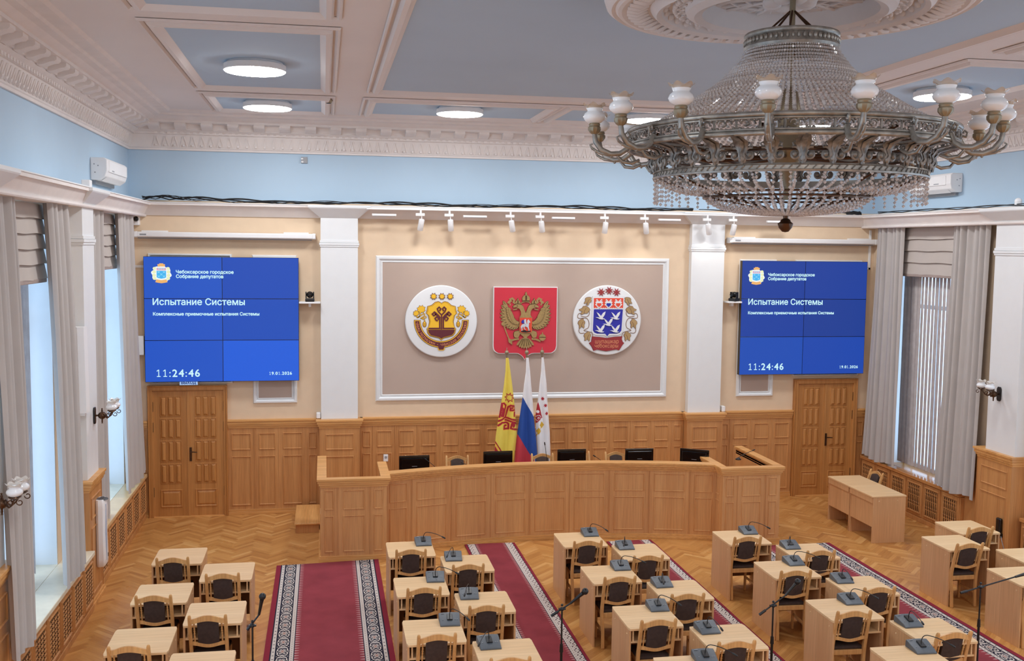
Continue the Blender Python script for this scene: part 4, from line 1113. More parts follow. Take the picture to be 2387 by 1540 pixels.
# ================================================================== presidium desk (rostrum)
POD = thing('presidium_desk', 'long curved oak presidium desk with two boxed wings facing the hall', 'rostrum', (XM, 15.3, 0))
o0 = Vector((XM, 15.3, 0))
ARC_R = 8.14; HALF = 2.52; ARC_C = 15.33+ -ARC_R                   # front is hollow towards the hall: centre of the arc is in front
def ARC(u, v, n):
    a = u/ARC_R; r = ARC_R-n
    return Vector((r*math.sin(a), ARC_C+r*math.cos(a)-15.3, v))
def Ploc(x0, y0, ux, uy):
    """vertical plane in desk coordinates: u runs along (ux, uy), n to its right-hand side"""
    return lambda u, v, n: Vector((x0-XM+ux*u+uy*n, y0-15.3+uy*u-ux*n, v))
def bays_panel(P, u0, u1, widths, nu=1, th=.05):
    m = MB(); m.slab(P, u0, u1, 0, 1.14, -th, 0, nu=nu)
    tot = sum(widths); k = (u1-u0)/tot; u = u0
    for i, b in enumerate(widths):
        a, c = u, u+b*k; u = c
        if i:
            m.slab(P, a-.012, a-.004, .07, 1.07, 0, .006); m.slab(P, a+.004, a+.012, .07, 1.07, 0, .006)
        e = max(.05, min(.075, (c-a)*.22))
        m.frame(P, a+e, c-e, .745, 1.03, .02, .012, nu=3 if nu > 1 else 1); m.frame(P, a+e, c-e, .13, .66, .02, .012, nu=3 if nu > 1 else 1)
    return m
half_ang = math.asin(HALF/ARC_R)*ARC_R+.05
bays_panel(ARC, -half_ang, half_ang, [.41]+[.606]*7+[.41], nu=36).build('front_panel', PODOAK, POD, smooth=40)
STEP = [(.012, 1.07, 1.10), (.028, 1.10, 1.135), (.045, 1.135, 1.165), (.055, 1.165, 1.2)]
m = MB()
for d, z0, z1 in STEP[:3]: m.slab(ARC, -half_ang, half_ang, z0-.0007, z1-.0007, -.05, d, nu=36)
m.slab(ARC, -half_ang, half_ang, 1.165, 1.198, -.14, .0545, nu=36)
m.build('counter_rail', OAKH, POD, bevel=.004)
m = MB(); m.slab(ARC, -half_ang, half_ang, 0, .044, 0, .0295, nu=36); m.slab(ARC, -half_ang, half_ang, .045, .075, 0, .016, nu=36); m.build('plinth', OAKH, POD, bevel=.003)
m = MB(); m.slab(ARC, -half_ang+.05, half_ang-.05, .93, .96, -.62, -.05, nu=36); m.build('desktop', OAKH, POD)
def wing(x0, x1, inner_back, outer_back, yf, s, outer_x):
    """three-sided box; x0 < x1 fronts, s=-1: the outer side is x0"""
    fr = Ploc(x0, yf, 1, 0)
    w = x1-x0
    bays_panel(fr, 0, w, [.25, .48, .25]).build('front_panel', PODOAK, POD, smooth=40)
    Lft = Ploc(x0, outer_back if s < 0 else inner_back, 0, -1); Rgt = Ploc(x1, yf+.0501, 0, 1)
    ll = (outer_back if s < 0 else inner_back)-yf; rl = (inner_back if s < 0 else outer_back)-yf
    bays_panel(Lft, 0, ll-.0501, [.45]*max(1, round(ll/.5))).build('side_panel', PODOAK, POD, smooth=40)
    bays_panel(Rgt, 0, rl-.0501, [.45]*max(1, round(rl/.5))).build('side_panel', PODOAK, POD, smooth=40)
    path = [(x0-XM, yf+ll-15.3), (x0-XM, yf-15.3), (x1-XM, yf-15.3), (x1-XM, yf+rl-15.3)]
    m = MB()
    for d, z0, z1 in STEP[:3]: m.sweep(path, [(-d, z0), (.05, z0), (.05, z1), (-d, z1)], 1)
    m.sweep(path, [(-.055, 1.165), (.085, 1.165), (.085, 1.2), (-.055, 1.2)], 1)
    m.build('counter_rail', OAKH, POD, bevel=.004)
    m = MB(); m.sweep(path, [(-.03, 0), (.0, 0), (.0, .045), (-.03, .045)], 1); m.sweep(path, [(-.016, .045), (.0, .045), (.0, .075), (-.016, .075)], 1); m.build('plinth', OAKH, POD, bevel=.003)
wing(-.05, .885, 15.75, 16.3, 14.66, -1, 0); wing(5.995, 6.93, 15.75, 16.3, 14.66, 1, 0)
# raised platform behind the desk and its step
m = MB()
m.box(-.0, 6.88, 15.42, YB-.22, 0, .28)
pt = m.build('platform', OAKH); tag(pt, 'low oak platform carrying the presidium chairs and flags', 'platform'); pt['kind'] = 'structure'
r = thing('platform_step', 'small oak step at the end of the presidium beside the double door', 'step', (-.27, 16.75, 0))
m = MB(); m.box(-.17, .19, -.56, .56, 0, .135); m.build('riser', OAK, r); m = MB(); m.box(-.19, .21, -.6, .58, .135, .165, c=.008); m.build('tread', OAKY, r)

# ================================================================== monitors and chairs of the presidium
MON = [('first', 1.365, 15.62, .05), ('second', 2.70, 15.80, .04), ('third', 3.90, 15.82, 0), ('fourth', 5.0, 15.74, -.02), ('fifth', 5.87, 15.58, -.55)]
m0 = None
for nm, x, y, rz in MON:
    lb = 'black desktop monitor seen from behind, %s from the yellow-flag end of the presidium' % nm
    if m0 is None:
        m0 = thing('desktop_monitor', lb, 'monitor', (x, y, .96), rz, 'monitors on the presidium desk')
        m = MB(); m.box(-.10, .10, -.07, .09, 0, .012, c=.005); m.build('stand_base', BLACK, m0)
        m = MB(); m.box(-.03, .03, -.012, .012, .01, .12); m.build('stand_neck', BLACK, m0)
        m = MB(); m.box(-.235, .235, .0, .022, .06, .345, c=.008); sh = m.build('display', BLACKG, m0)
        m = MB(); m.box(-.20, .20, -.022, .004, .09, .31, c=.018); m.build('rear_cover', BLACKG, sh)
        m = MB(); m.box(-.04, .04, -.0235, -.022, .18, .186); m.box(-.014, .014, -.0235, -.022, .14, .146); m.build('rear_badge', GPLA, sh)
    else: dup(m0, (x, y, .96), rz, lb)

def build_chair(root):
    ZT = .865
    W = .178
    def rear(z):                                        # rake of the back posts
        if z < .40: return -.165+.03*(z/.40)
        return -.135-.125*((z-.40)/(ZT-.40))**1.15
    for s in (-1, 1):
        m = MB(); zs = [0, .2, .38, .46, .6, .75, .84]; 
        rings = []
        for z in zs:
            w = .017 if z < .8 else .0155; x = s*(W-.012*(z < .3)-.004); y = rear(z); d = .017+(.006 if .3 < z < .55 else 0)
            rings.append([(x-w, y-d, z), (x+w, y-d, z), (x+w, y+d, z), (x-w, y+d, z)])
        y = rear(.862); rings.append([(s*(W-.004)-.010, y-.011, .862), (s*(W-.004)+.010, y-.011, .862), (s*(W-.004)+.010, y+.011, .862), (s*(W-.004)-.010, y+.011, .862)])
        m.ring_strip(rings); m.build('leg', CHAIRW, root, bevel=.006)
    for s in (-1, 1):
        m = MB(); m.ring_strip([[(s*.155+a*.013, .175+b*.013, 0) for a, b in ((-1,-1),(1,-1),(1,1),(-1,1))], [(s*.16+a*.018, .175+b*.018, .39) for a, b in ((-1,-1),(1,-1),(1,1),(-1,1))]])
        m.build('leg', CHAIRW, root, bevel=.005)
    def rail(z0f, z1f, name, yo=0, t=.011):
        m = MB(); rings = []
        for k in range(17):
            f = -1+2*k/16; x = f*(W-.018); z0, z1 = z0f(f), z1f(f); y = rear((z0+z1)/2)+yo-.012*(1-f*f)
            rings.append([(x, y-t, z0), (x, y+t, z0), (x, y+t, z1), (x, y-t, z1)])
        m.ring_strip(rings); m.build(name, CHAIRW, root, smooth=40)
    bumpf = lambda f: math.cos(f*PI*.5)**1.3 if abs(f) < 1 else 0
    rail(lambda f: .765+.035*bumpf(f), lambda f: .812+.045*bumpf(f), 'top_rail')
    rail(lambda f: .525-.025*bumpf(f)**1.5, lambda f: .562-.028*bumpf(f)**1.5, 'lower_back_rail')
    for s in (-1, 1):
        m = MB(); zs = [.545, .59, .625, .64, .655, .665, .68, .695, .705, .72, .735, .76, .79]; rr = [.007, .008, .010, .006, .011, .006, .012, .006, .011, .006, .009, .008, .007]
        m.tube([(s*.133, rear(z)-.002, z) for z in zs], rr, 8); m.build('spindle', CHAIRW, root, smooth=60)
    m = MB(); rings = []
    for k in range(9):                                  # back pad, its top following the arched rail
        f = -1+2*k/8; x = f*.102; zb, zt = .545-.012*(1-f*f), .785+.03*(1-f*f)*.9; col = []
        for i in range(7):
            z = zb+(zt-zb)*i/6; col.append((x, rear(z)-.017+.005*abs(f)-.004*math.sin(i/6*PI), z))
        for i in range(6, -1, -1):
            z = zb+(zt-zb)*i/6; col.append((x, rear(z)+.020-.008*abs(f)+.006*math.sin(i/6*PI), z))
        rings.append(col)
    m.ring_strip(rings); m.build('back_pad', PAD, root, smooth=50)
    m = MB(); m.box(-.165, .165, -.14, .19, .345, .40, c=.006); m.build('seat_frame', CHAIRW, root)
    m = MB(); m.box(-.172, .172, -.125, .20, .395, .435, c=.018); m.build('seat', PAD, root, smooth=50)
    for s in (-1, 1):
        m = MB(); m.box(s*.150, s*.168, -.15, .17, .17, .195); m.build('stretcher', CHAIRW, root)
CHAIR = thing('office_chair', 'x', 'chair', (0, 0, 0)); CHAIR.name = 'wooden_chair'
build_chair(CHAIR); chair_used = [False]
def chair(x, y, rz, label, group, z=0):
    if not chair_used[0]:
        chair_used[0] = True; c = CHAIR; c.location = (x, y, z); c.rotation_euler = (0, 0, rz); c['label'] = label
    else: c = dup(CHAIR, (x, y, z), rz, label)
    c['group'] = group; return c
for i, (x, y) in enumerate(((1.47, 16.2), (2.12, 16.1), (3.53, 16.1), (4.17, 16.2), (4.78, 16.1))):
    chair(x, y, PI, 'wooden chair behind the presidium desk, %s from the yellow-flag end' % NAMES[i], 'chairs behind the presidium desk', .28)

# gooseneck microphones on the presidium
def goose_pts(l, a0, bend, n=14):
    """neck rising at angle a0 and bending over, in the x-z plane"""
    p = [(0, 0)]; a = a0
    for k in range(n):
        a -= bend(k/n); p.append((p[-1][0]+l/n*math.cos(a), p[-1][1]+l/n*math.sin(a)))
    return p
PM = [(1.80, 15.62, 2.5), (2.42, 15.72, 2.75), (3.50, 15.78, 1.75), (4.52, 15.72, 2.6), (6.46, 15.2, .35)]
for i, (x, y, an) in enumerate(PM):
    zb = .96 if i < 4 else 1.2
    r = thing('gooseneck_microphone', 'thin black gooseneck microphone on the presidium, %s from the yellow-flag end' % NAMES[i], 'microphone', (x, y, zb), 0, 'gooseneck microphones on the presidium')
    m = MB(); m.lathe([(0, 0), (.045, 0), (.045, .012), (.02, .03), (0, .032)], seg=16); m.build('base', BLACK, r, smooth=40)
    L = .40 if i < 4 else .32
    q = [(math.cos(an)*L*f*(.55+.2*f), -.01*f, .03+math.sin(an)*L*f if i != 2 else .03+L*f) for f in [k/8 for k in range(9)]]
    m = MB(); m.tube(q, .0045, 6); m.build('neck', BLACK, r, smooth=60)
    e = Vector(q[-1]); d = (Vector(q[-1])-Vector(q[-2])).normalized(); m = MB(); m.tube([e, e+d*.012, e+d*.05], [.007, .010, .008], 8); m.build('capsule', BLACK, r, smooth=60)

# ================================================================== delegates' desks
DESKD = wood('beech_shaded_panel', (150, 110, 76), (136, 96, 64), 'z', .5, .3)  # beech darkened to paint in the shade under the desktop
def build_desk(root, w=.29, d=.33):
    H = .735
    m = MB()
    c = .012
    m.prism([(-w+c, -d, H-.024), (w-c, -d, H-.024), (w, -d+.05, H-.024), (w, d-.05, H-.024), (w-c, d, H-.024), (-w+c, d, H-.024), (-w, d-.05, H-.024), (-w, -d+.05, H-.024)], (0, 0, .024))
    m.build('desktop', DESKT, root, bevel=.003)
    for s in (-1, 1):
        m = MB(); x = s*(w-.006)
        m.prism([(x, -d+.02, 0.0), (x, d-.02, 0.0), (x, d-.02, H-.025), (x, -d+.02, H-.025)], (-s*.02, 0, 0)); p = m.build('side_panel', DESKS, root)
        for y in (-d+.10, d-.14):
            k = MB(); k.lathe([(0, .004), (.009, .003), (.011, 0)], (x, y, H-.085), 10, axis='x') if s > 0 else k.lathe([(0, -.004), (.009, -.003), (.011, 0)], (x, y, H-.085), 10, axis='x')
            k.build('screw_cap', DESKT, p)
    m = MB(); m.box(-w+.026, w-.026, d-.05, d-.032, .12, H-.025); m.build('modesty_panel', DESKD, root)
    m = MB(); m.box(-w+.026, w-.026, -d+.03, d-.06, .575, .593); m.build('shelf', DESKT, root)
    for s in (-1, 1):
        m = MB(); m.box(s*(w-.045), s*(w-.06), -d+.035, d-.06, .593, H-.025); m.build('shelf_upright', DESKT, root)
DESK = thing('office_desk', 'x', 'desk'); DESK.name = 'school_desk'
build_desk(DESK); used = [False]
def desk(x, y, label, group, rz=0):
    if not used[0]:
        used[0] = True; c = DESK; c.location = (x, y, 0); c['label'] = label; c.rotation_euler = (0, 0, rz)
    else: c = dup(DESK, (x, y, 0), rz, label)
    c['group'] = group

def build_unit(root):
    m = MB()                                            # wedge: low at the delegate's side, lip up at the back
    pr = [(-.105, 0), (-.105, .012), (-.06, .030), (.06, .062), (.10, .070), (.108, .05), (.108, 0)]
    n = 9; rings = []
    for i in range(n):
        x = -.1+.2*i/(n-1); b = .006*(1-(2*i/(n-1)-1)**2)
        rings.append([(x*(1.06 if y > .05 else 1.0), y, z+(b if z > .011 else 0)) for y, z in pr])
    m.ring_strip(rings); m.build('housing', UNITM, root, smooth=30, bevel=.004)
    m = MB(); P = planeP((0, -.06, .037), (1, 0, 0), (0, .966, .258), (0, -.258, .966))
    m.slab(P, -.028, .028, .02, .12, 0, .012); m.build('microphone_socket', BLACK, root, bevel=.004)
    m = MB()
    for u in (-.07, .055, .075): m.slab(P, u-.004, u+.004, .03, .036, 0, .004)
    m.slab(P, -.085, -.05, .135, .142, .0, .003); m.build('control_button', GPLA, root)
def build_neck(shape):
    m = MB(); q = [(0, .0, .07)]
    a, l = PI/2, .33; n = 18
    for k in range(n):
        f = k/n
        a -= (.30 if f < .34 else .035)*(1.0 if shape == 0 else .9)*(.35 if f < .12 else 1)
        a = max(a, -.62 if shape == 0 else -.75)
        q.append((q[-1][0]+l/n*math.cos(a), 0, q[-1][2]+l/n*math.sin(a)))
    m.tube(q, .0042, 7)
    e = Vector(q[-1]); d = (e-Vector(q[-2])).normalized()
    m.tube([e-d*.005, e+d*.004, e+d*.045, e+d*.052], [.006, .010, .010, .005], 8)
    return m
UNIT = thing('conference_microphone', 'x', 'microphone'); build_unit(UNIT)
nk = build_neck(0).build('gooseneck', BLACK, UNIT, smooth=60); nk.location = (0, .01, 0)
UNIT_used = [False]
def unit(x, y, ang, label):
    if not UNIT_used[0]: UNIT_used[0] = True; c = UNIT; c.location = (x, y, .735); c['label'] = label
    else: c = dup(UNIT, (x, y, .735), random.uniform(-.06, .06), label)
    c['group'] = 'microphone units on the desks'
    for ch in COL.objects:
        if ch.parent == c and ch.name.startswith('gooseneck'): ch.rotation_euler = (0, 0, ang)
ORD = ['first', 'second', 'third', 'fourth']
# block: name, left-file desk centres x, right-file x, rows (y of the back edge) per file, microphones?
BLOCKS = [('block along the bright windows', -1.72, -1.10, [13.07, 11.71, 10.36], [12.38, 11.02, 9.66], False, [12.30, 10.98, 9.60], [11.62, 10.30, 8.98], (-1.74, -1.12)),
          ('block between the two red runners', 1.06, 1.68, [12.98, 11.55, 10.19], [12.30, 10.93, 9.54], True, [12.24, 10.82, 9.47], [11.56, 10.18, 8.82], (1.05, 1.64)),
          ('middle block under the emblems', 3.28, 3.89, [13.10, 11.66, 10.28, 8.90], [12.46, 11.00, 9.60], True, [12.30, 10.88, 9.53], [11.60, 10.22, 8.88], (3.26, 3.82)),
          ('block under the chandelier', 5.42, 6.00, [12.90, 11.54, 10.17, 8.82], [12.18, 10.84, 9.46], True, [12.20, 10.80, 9.47], [11.50, 10.12, 8.78], (5.34, 6.0)),
          ('block beside the vertical blinds', 8.12, 8.74, [12.28, 10.90], [12.94, 11.60], False, [11.52, 10.16], [12.20, 10.86], (8.05, 8.66))]
for nm, xl, xr, rl, rr, mic, cl, cr_, cxs in BLOCKS:
    for side, x, rows, chs, cx in (('left', xl, rl, cl, cxs[0]), ('right', xr, rr, cr_, cxs[1])):
        for i, yb in enumerate(rows):
            desk(x, yb-.335, 'light beech desk, %s from the podium, %s file, %s' % (ORD[i], side, nm), 'delegate desks in staggered pairs')
            if i < len(chs): chair(cx+random.uniform(-.01, .01), chs[i]+.24, random.uniform(-.06, .03), 'wooden chair, %s from the podium, %s file, %s' % (ORD[i], side, nm), 'chairs at the delegate desks')
            if mic:
                if side == 'left': unit(xl+.18, yb-.14, -.75+random.uniform(-.25, .15), 'grey desk microphone, %s from the podium, left file, %s' % (ORD[i], nm))
                else: unit(xr-.14, yb-.14, -1.85+random.uniform(-.35, .45), 'grey desk microphone, %s from the podium, right file, %s' % (ORD[i], nm))
# side desk along the right wall
r = thing('side_desk', 'long beech double desk standing sideways by the barred radiator cover', 'desk', (8.63, 15.12, 0))
m = MB(); m.box(-.29, .29, -.72, 0, .715, .74, c=.004); m.build('desktop', DESKT, r); m = MB(); m.box(-.29, .29, .001, .72, .715, .74, c=.004); m.build('desktop', DESKT, r)
for y in (-.715, -.01, .01, .715):
    m = MB(); s = .02 if y < 0 else -.02; 
    if abs(y) < .1: s = .018 if y > 0 else -.018
    m.box(-.27, .28, y, y+s, 0, .715); p = m.build('side_panel', DESKS, r)
    if y < -.5:
        for x in (-.17, .14):
            k = MB(); k.ball((x, y-.001, .66), .012, seg=10, sc=(1, .4, 1)); k.build('screw_cap', DESKT, p)
for y0, y1 in ((-.70, -.02), (.02, .70)):
    m = MB(); m.box(-.262, -.244, y0, y1, .25, .715); m.build('modesty_panel', DESKS, r); m = MB(); m.box(-.285, -.263, y0, y1, .63, .714); m.build('apron', DESKS, r)
    m = MB(); m.box(-.24, .24, y0, y1, .57, .59); m.build('shelf', DESKT, r)
chair(8.84, 15.58, PI/2+.05, 'wooden chair tucked behind the sideways double desk', 'chairs at the delegate desks')

# ================================================================== microphone stands
def mic_stand(label, x, y, zt, boom, leg_ang):
    r = thing('microphone_stand', label, 'microphone stand', (x, y, 0), 0, 'floor microphone stands')
    m = MB(); m.cyl((0, 0, .10), (0, 0, zt*.62), .013, seg=10); m.build('lower_tube', BLACK, r)
    m = MB(); m.cyl((0, 0, zt*.58), (0, 0, zt), .009, seg=10); m.build('upper_tube', BLACK, r)
    m = MB(); m.cyl((0, 0, zt*.58), (0, 0, zt*.66), .019, .015, 10); m.build('clutch', BLACK, r)
    for k in range(3):
        a = leg_ang+k*2*PI/3; m = MB(); m.tube([(0, 0, .13), (.12*math.cos(a), .12*math.sin(a), .09), (.30*math.cos(a), .30*math.sin(a), .012)], .009, 7); lg = m.build('leg', BLACK, r)
        m = MB(); m.ball((.30*math.cos(a), .30*math.sin(a), .013), .014, seg=8); m.build('rubber_foot', BLACK, lg)
    m = MB(); m.ball((0, 0, zt), .022, seg=10); m.cyl((-.035, 0, zt), (.035, 0, zt), .012, seg=8); m.ball((0, -.0, zt+.04), .013, seg=8); m.build('boom_clamp', BLACK, r)
    p0, p1 = Vector(boom[0]), Vector(boom[1])
    m = MB(); m.tube([p0+Vector((0, 0, zt)), p1+Vector((0, 0, zt))], .008, 8); d = (p1-p0).normalized(); m.tube([p0+Vector((0, 0, zt))-d*.01, p0+Vector((0, 0, zt))+d*.07], .014, 8); m.build('boom_arm', BLACK, r)
    h = Vector(boom[1])+Vector((0, 0, zt)); e = Vector(boom[2])+Vector((0, 0, zt)); dd = (e-h).normalized()
    m = MB(); m.tube([h, h+dd*.12, h+dd*.155], [.012, .017, .020], 12); mc = m.build('microphone', BLACK, r, smooth=50)
    m = MB(); m.ball(h+dd*.185, .033, seg=14); m.build('wire_grille', UNITM if False else BLACK, mc, smooth=60)
mic_stand('black microphone stand with upright arm beside the wide red runner', -.66, 9.6, .98, [(-.04, 0, -.03), (.06, 0, .10), (.09, -.02, .26)], .3)
mic_stand('black boom microphone stand on the narrow red runner beside the middle block', 2.27, 9.5, 1.02, [(-.09, .03, -.07), (.08, -.02, .06), (.2, -.05, .17)], .9)
mic_stand('black boom microphone stand between the middle block and the block under the chandelier', 4.46, 9.5, .94, [(-.13, .02, -.09), (.13, 0, .10), (.25, 0, .23)], .4)
mic_stand('black boom microphone stand on the runner near the block beside the vertical blinds', 6.78, 9.5, 1.02, [(-.22, .0, -.05), (.40, 0, .09), (.62, -.02, .15)], 1.3)

# ================================================================== carpet runners
def carpet_mat(name, bands, field, teeth):
    """bands: from the edge inwards (width, kind)"""
    m, nt, bs = new_mat(name)
    at = N(nt, 'ShaderNodeUVMap'); sep = N(nt, 'ShaderNodeSeparateXYZ'); nt.links.new(at.outputs[0], sep.inputs[0])
    d, v = sep.outputs[0], sep.outputs[1]                  # u: distance to the nearer edge, v: along
    def M(op, a, b=None, c=None):
        n = N(nt, 'ShaderNodeMath', operation=op)
        for i, x in enumerate((a, b, c)):
            if x is None: continue
            if isinstance(x, (int, float)): n.inputs[i].default_value = x
            else: nt.links.new(x, n.inputs[i])
        return n.outputs[0]
    def cosn(x, per, ph=0): return M('COSINE', M('MULTIPLY_ADD', x, 2*PI/per, ph))
    nz = noise(nt, coords(nt, (1, 1, 1)), 3.0, 4)
    fld = ramp(nt, nz, [(.3, lin(tuple(.9*x for x in field))), (.7, lin(field))])
    col = fld
    CR, NV, RD, GR = lin((206, 196, 188)), lin((44, 44, 58)), lin((136, 46, 60)), lin((150, 130, 124))
    x = 0
    def between(a, b): return M('MULTIPLY', M('GREATER_THAN', d, a), M('LESS_THAN', d, b))
    for w, kind in bands:
        a, b = x, x+w; x = b; mask = between(a, b)
        u = M('SUBTRACT', d, a+w/2)
        if kind == 'red': c = RD
        elif kind == 'navy': c = NV
        elif kind == 'cream': c = CR
        elif kind == 'dash':                                # cream strip with small dark hooked motifs
            k = M('ADD', M('MULTIPLY', cosn(v, .105), cosn(u, w*1.1)), M('MULTIPLY', cosn(v, .035), .45))
            c = mix_rgb(nt, M('GREATER_THAN', k, .82), CR, NV); c = mix_rgb(nt, M('LESS_THAN', M('ABSOLUTE', M('SUBTRACT', M('ABSOLUTE', u), w*.45)), w*.05), c, NV)
        elif kind == 'floral':                              # navy ground, pale lobed medallions along the band
            P1 = .27
            r1 = M('ADD', M('POWER', M('MULTIPLY', M('PINGPONG', v, P1/2), 1/(P1*.5)), 2), M('POWER', M('MULTIPLY', u, 2.0/w), 2))
            pet = M('MULTIPLY', M('COSINE', M('MULTIPLY', M('ARCTAN2', u, M('SUBTRACT', M('PINGPONG', v, P1/2), P1*.02)), 6)), .16)
            s1 = M('COSINE', M('MULTIPLY', M('SQRT', M('ADD', r1, pet)), 13.5))
            s2 = M('MULTIPLY', cosn(M('ADD', v, M('MULTIPLY', M('ABSOLUTE', u), .9)), P1/3), cosn(u, w*.42))
            k = M('ADD', s1, M('MULTIPLY', s2, .7))
            c = mix_rgb(nt, M('GREATER_THAN', k, .12), NV, CR)
            c = mix_rgb(nt, M('LESS_THAN', r1, .06), c, lin((176, 140, 130)))
        elif kind == 'vine':
            k = M('ADD', M('MULTIPLY', cosn(v, .12), cosn(u, w*.8)), M('MULTIPLY', cosn(M('ADD', v, M('MULTIPLY', u, 1.3)), .05), .6))
            c = mix_rgb(nt, M('GREATER_THAN', k, .5), CR, lin((92, 74, 78)))
        elif kind == 'small':
            k = M('MULTIPLY', cosn(v, .055), cosn(u, w*1.2)); c = mix_rgb(nt, M('GREATER_THAN', k, .55), CR, GR)
        elif kind == 'teeth':                               # comb of pale pointed teeth reaching into the red
            tz = M('PINGPONG', v, teeth/2); f = M('MULTIPLY', M('SUBTRACT', d, a), 1/w)
            on = M('LESS_THAN', tz, M('MULTIPLY_ADD', f, -teeth*.2, teeth*.25))
            c = mix_rgb(nt, on, fld, lin((186, 148, 146)))
        col = mix_rgb(nt, mask, col, c)
    nt.links.new(col, bs.inputs['Base Color']); bs.inputs['Roughness'].default_value = .95; bs.inputs['Specular IOR Level'].default_value = .1
    bump(nt, bs, noise(nt, coords(nt, (1, 1, 1)), 500, 2), .3, .003)
    return m
BIGC = carpet_mat('runner_wide', [(.062, 'red'), (.01, 'navy'), (.05, 'dash'), (.012, 'navy'), (.13, 'floral'), (.012, 'navy'), (.045, 'small'), (.01, 'navy'), (.05, 'teeth')], (150, 66, 74), .07)
NARC = carpet_mat('runner_narrow', [(.035, 'red'), (.008, 'navy'), (.062, 'vine'), (.045, 'small'), (.008, 'navy'), (.04, 'teeth')], (146, 62, 70), .06)
def runner(label, x0, x1, y0, y1, mt, ye=0, xs=0):
    root = thing('carpet_runner', label, 'carpet', ((x0+x1)/2, (y0+y1)/2, 0), 0, 'red carpet runners')
    w, L = (x1-x0)/2, (y1-y0)/2
    m = MB(); NX, NY = 12, 60
    vid = {}
    for j in range(NY+1):
        for i in range(NX+1):
            f = -1+2*i/NX; yy = -L+2*L*j/NY+ye*f*(j/NY)
            vid[i, j] = m.vert((f*w+xs*(1-j/NY), yy, .010+.0015*math.sin(yy*7+f*3)))
    for j in range(NY):
        for i in range(NX): m.face((vid[i, j], vid[i+1, j], vid[i+1, j+1], vid[i, j+1]))
    o = m.build('pile', mt, root, smooth=60, solid=.009); o.modifiers['thick'].offset = -1
    ul = o.data.uv_layers.new(name='UVMap')
    for p in o.data.polygons:
        for li in p.loop_indices:
            co = o.data.vertices[o.data.loops[li].vertex_index].co; ul.data[li].uv = (min(co.x+w, w-co.x), co.y+L)
    # the middle column must run to the centre line exactly: 12 columns share a vertex at x = 0
runner('wide crimson carpet runner with black and white borders on the open side of the rostrum', -.66, .765, 7.6, 14.58, BIGC, .05)
runner('narrow crimson runner reaching the middle of the curved presidium front', 2.09, 2.86, 7.6, 15.16, NARC)
runner('narrow crimson runner between the middle block and the block under the chandelier', 4.27, 4.985, 7.6, 15.02, NARC)
runner('wide crimson runner passing the block under the chandelier on its window side', 6.28, 7.70, 7.6, 14.50, BIGC)
# ================================================================== curtains and blinds
def curtain(label, x, y0, y1, zt, zb, flare0, flare1, pleats, s, braid=None, front=0):
    """s: +1 when the room is towards +x; flare: how far each lower corner spreads"""
    root = thing('curtain', label, 'curtain', (x, (y0+y1)/2, zb), 0, 'grey curtains at the tall windows')
    yc = (y0+y1)/2; m = MB(); NU, NV = 96, 26; vid = {}
    for j in range(NV+1):
        f = j/NV; z = zt-(zt-zb)*f; a, b = y0+flare0*f**1.6, y1+flare1*f**1.6
        for i in range(NU+1):
            u = i/NU; ph = u*pleats*2*PI+.5*math.sin(u*7+f*1.3)
            amp = (.045+.02*math.sin(u*11))*(1-.25*f)
            d = amp*math.sin(ph)+front*f
            hem = .03*math.sin(u*9+pleats)*(f > .97)
            vid[i, j] = m.vert((s*d, a+(b-a)*u-yc, z-zb+hem))
    for j in range(NV):
        for i in range(NU): m.face((vid[i, j], vid[i, j+1], vid[i+1, j+1], vid[i+1, j]))
    m.build('drape', CURT, root, smooth=80, solid=.006)
    if braid is not None:
        b = MB(); i = 6 if braid == 0 else NU-6
        for j in range(NV*6):
            f = j/(NV*6); jj = f*NV; k = int(jj); t = jj-k
            p = Vector(m.v[vid[i, k]])*(1-t)+Vector(m.v[vid[i, min(NV, k+1)]])*t
            b.ball(p+Vector((s*.012, -.004, 0)), .009, seg=6, sc=(1, 1.3, .8))
        b.build('beaded_braid', BRONZE, root)
    return root
HEM = plain('blind_hem', (170, 154, 146), .85)
def roman(label, x, y0, y1, zt, zb, s, n):
    root = thing('roman_blind', label, 'blind', (x, (y0+y1)/2, zb), 0, 'roman blinds at the window heads')
    L = (y1-y0)/2; m = MB(); pts = []
    for k in range(n):
        z0 = zt-(zt-zb)*k/n; z1 = zt-(zt-zb)*(k+1)/n
        for f in (0, .25, .5, .75, .97): pts.append((s*(.012+.03*f**2+.008*math.sin(f*PI)), z0+(z1-z0)*f))
        pts.append((s*.008, z1+.006))
    NU = 24; rings = []
    for i in range(NU+1):
        u = -L+2*L*i/NU; rings.append([(p+s*.006*math.sin(u*9+q*3), u, q-zb+.006*math.sin(u*7+q*5)) for p, q in pts])
    idx = [[m.vert(p) for p in r] for r in rings]
    for a, b in zip(idx, idx[1:]):
        for k in range(len(a)-1): m.face((a[k], a[k+1], b[k+1], b[k]))
    m.build('folded_cloth', BLINDC, root, smooth=40, solid=.004)
    m = MB(); m.box(s*.004, s*.04, -L, L, -.035, .012, c=.008); m.build('bottom_batten', HEM, root)
XC = XL+.14
curtain('grey curtain with its hem on the sill at the near side of the carved-grille window', XC, 9.87, 10.66, 4.94, .77, -.3, -.42, 5, 1, None, .215)
curtain('grey curtain with a beaded edge, far side of the carved-grille window', XC, 11.9, 12.78, 4.94, .80, -.42, -.38, 6, 1, 0, .205)
curtain('grey curtain behind the wall lamp at the window next to the double door', XC, 13.8, 14.72, 4.94, .74, 0, .12, 4, 1, None, .0)
curtain('grey curtain hanging in the corner by the brighter video wall', XC, 15.82, 16.95, 4.94, .80, -.02, .4, 6, 1, None, .07)
roman('raised beige roman blind over the carved-grille window', XL+.015, 10.35, 12.2, 4.92, 4.10, 1, 5)
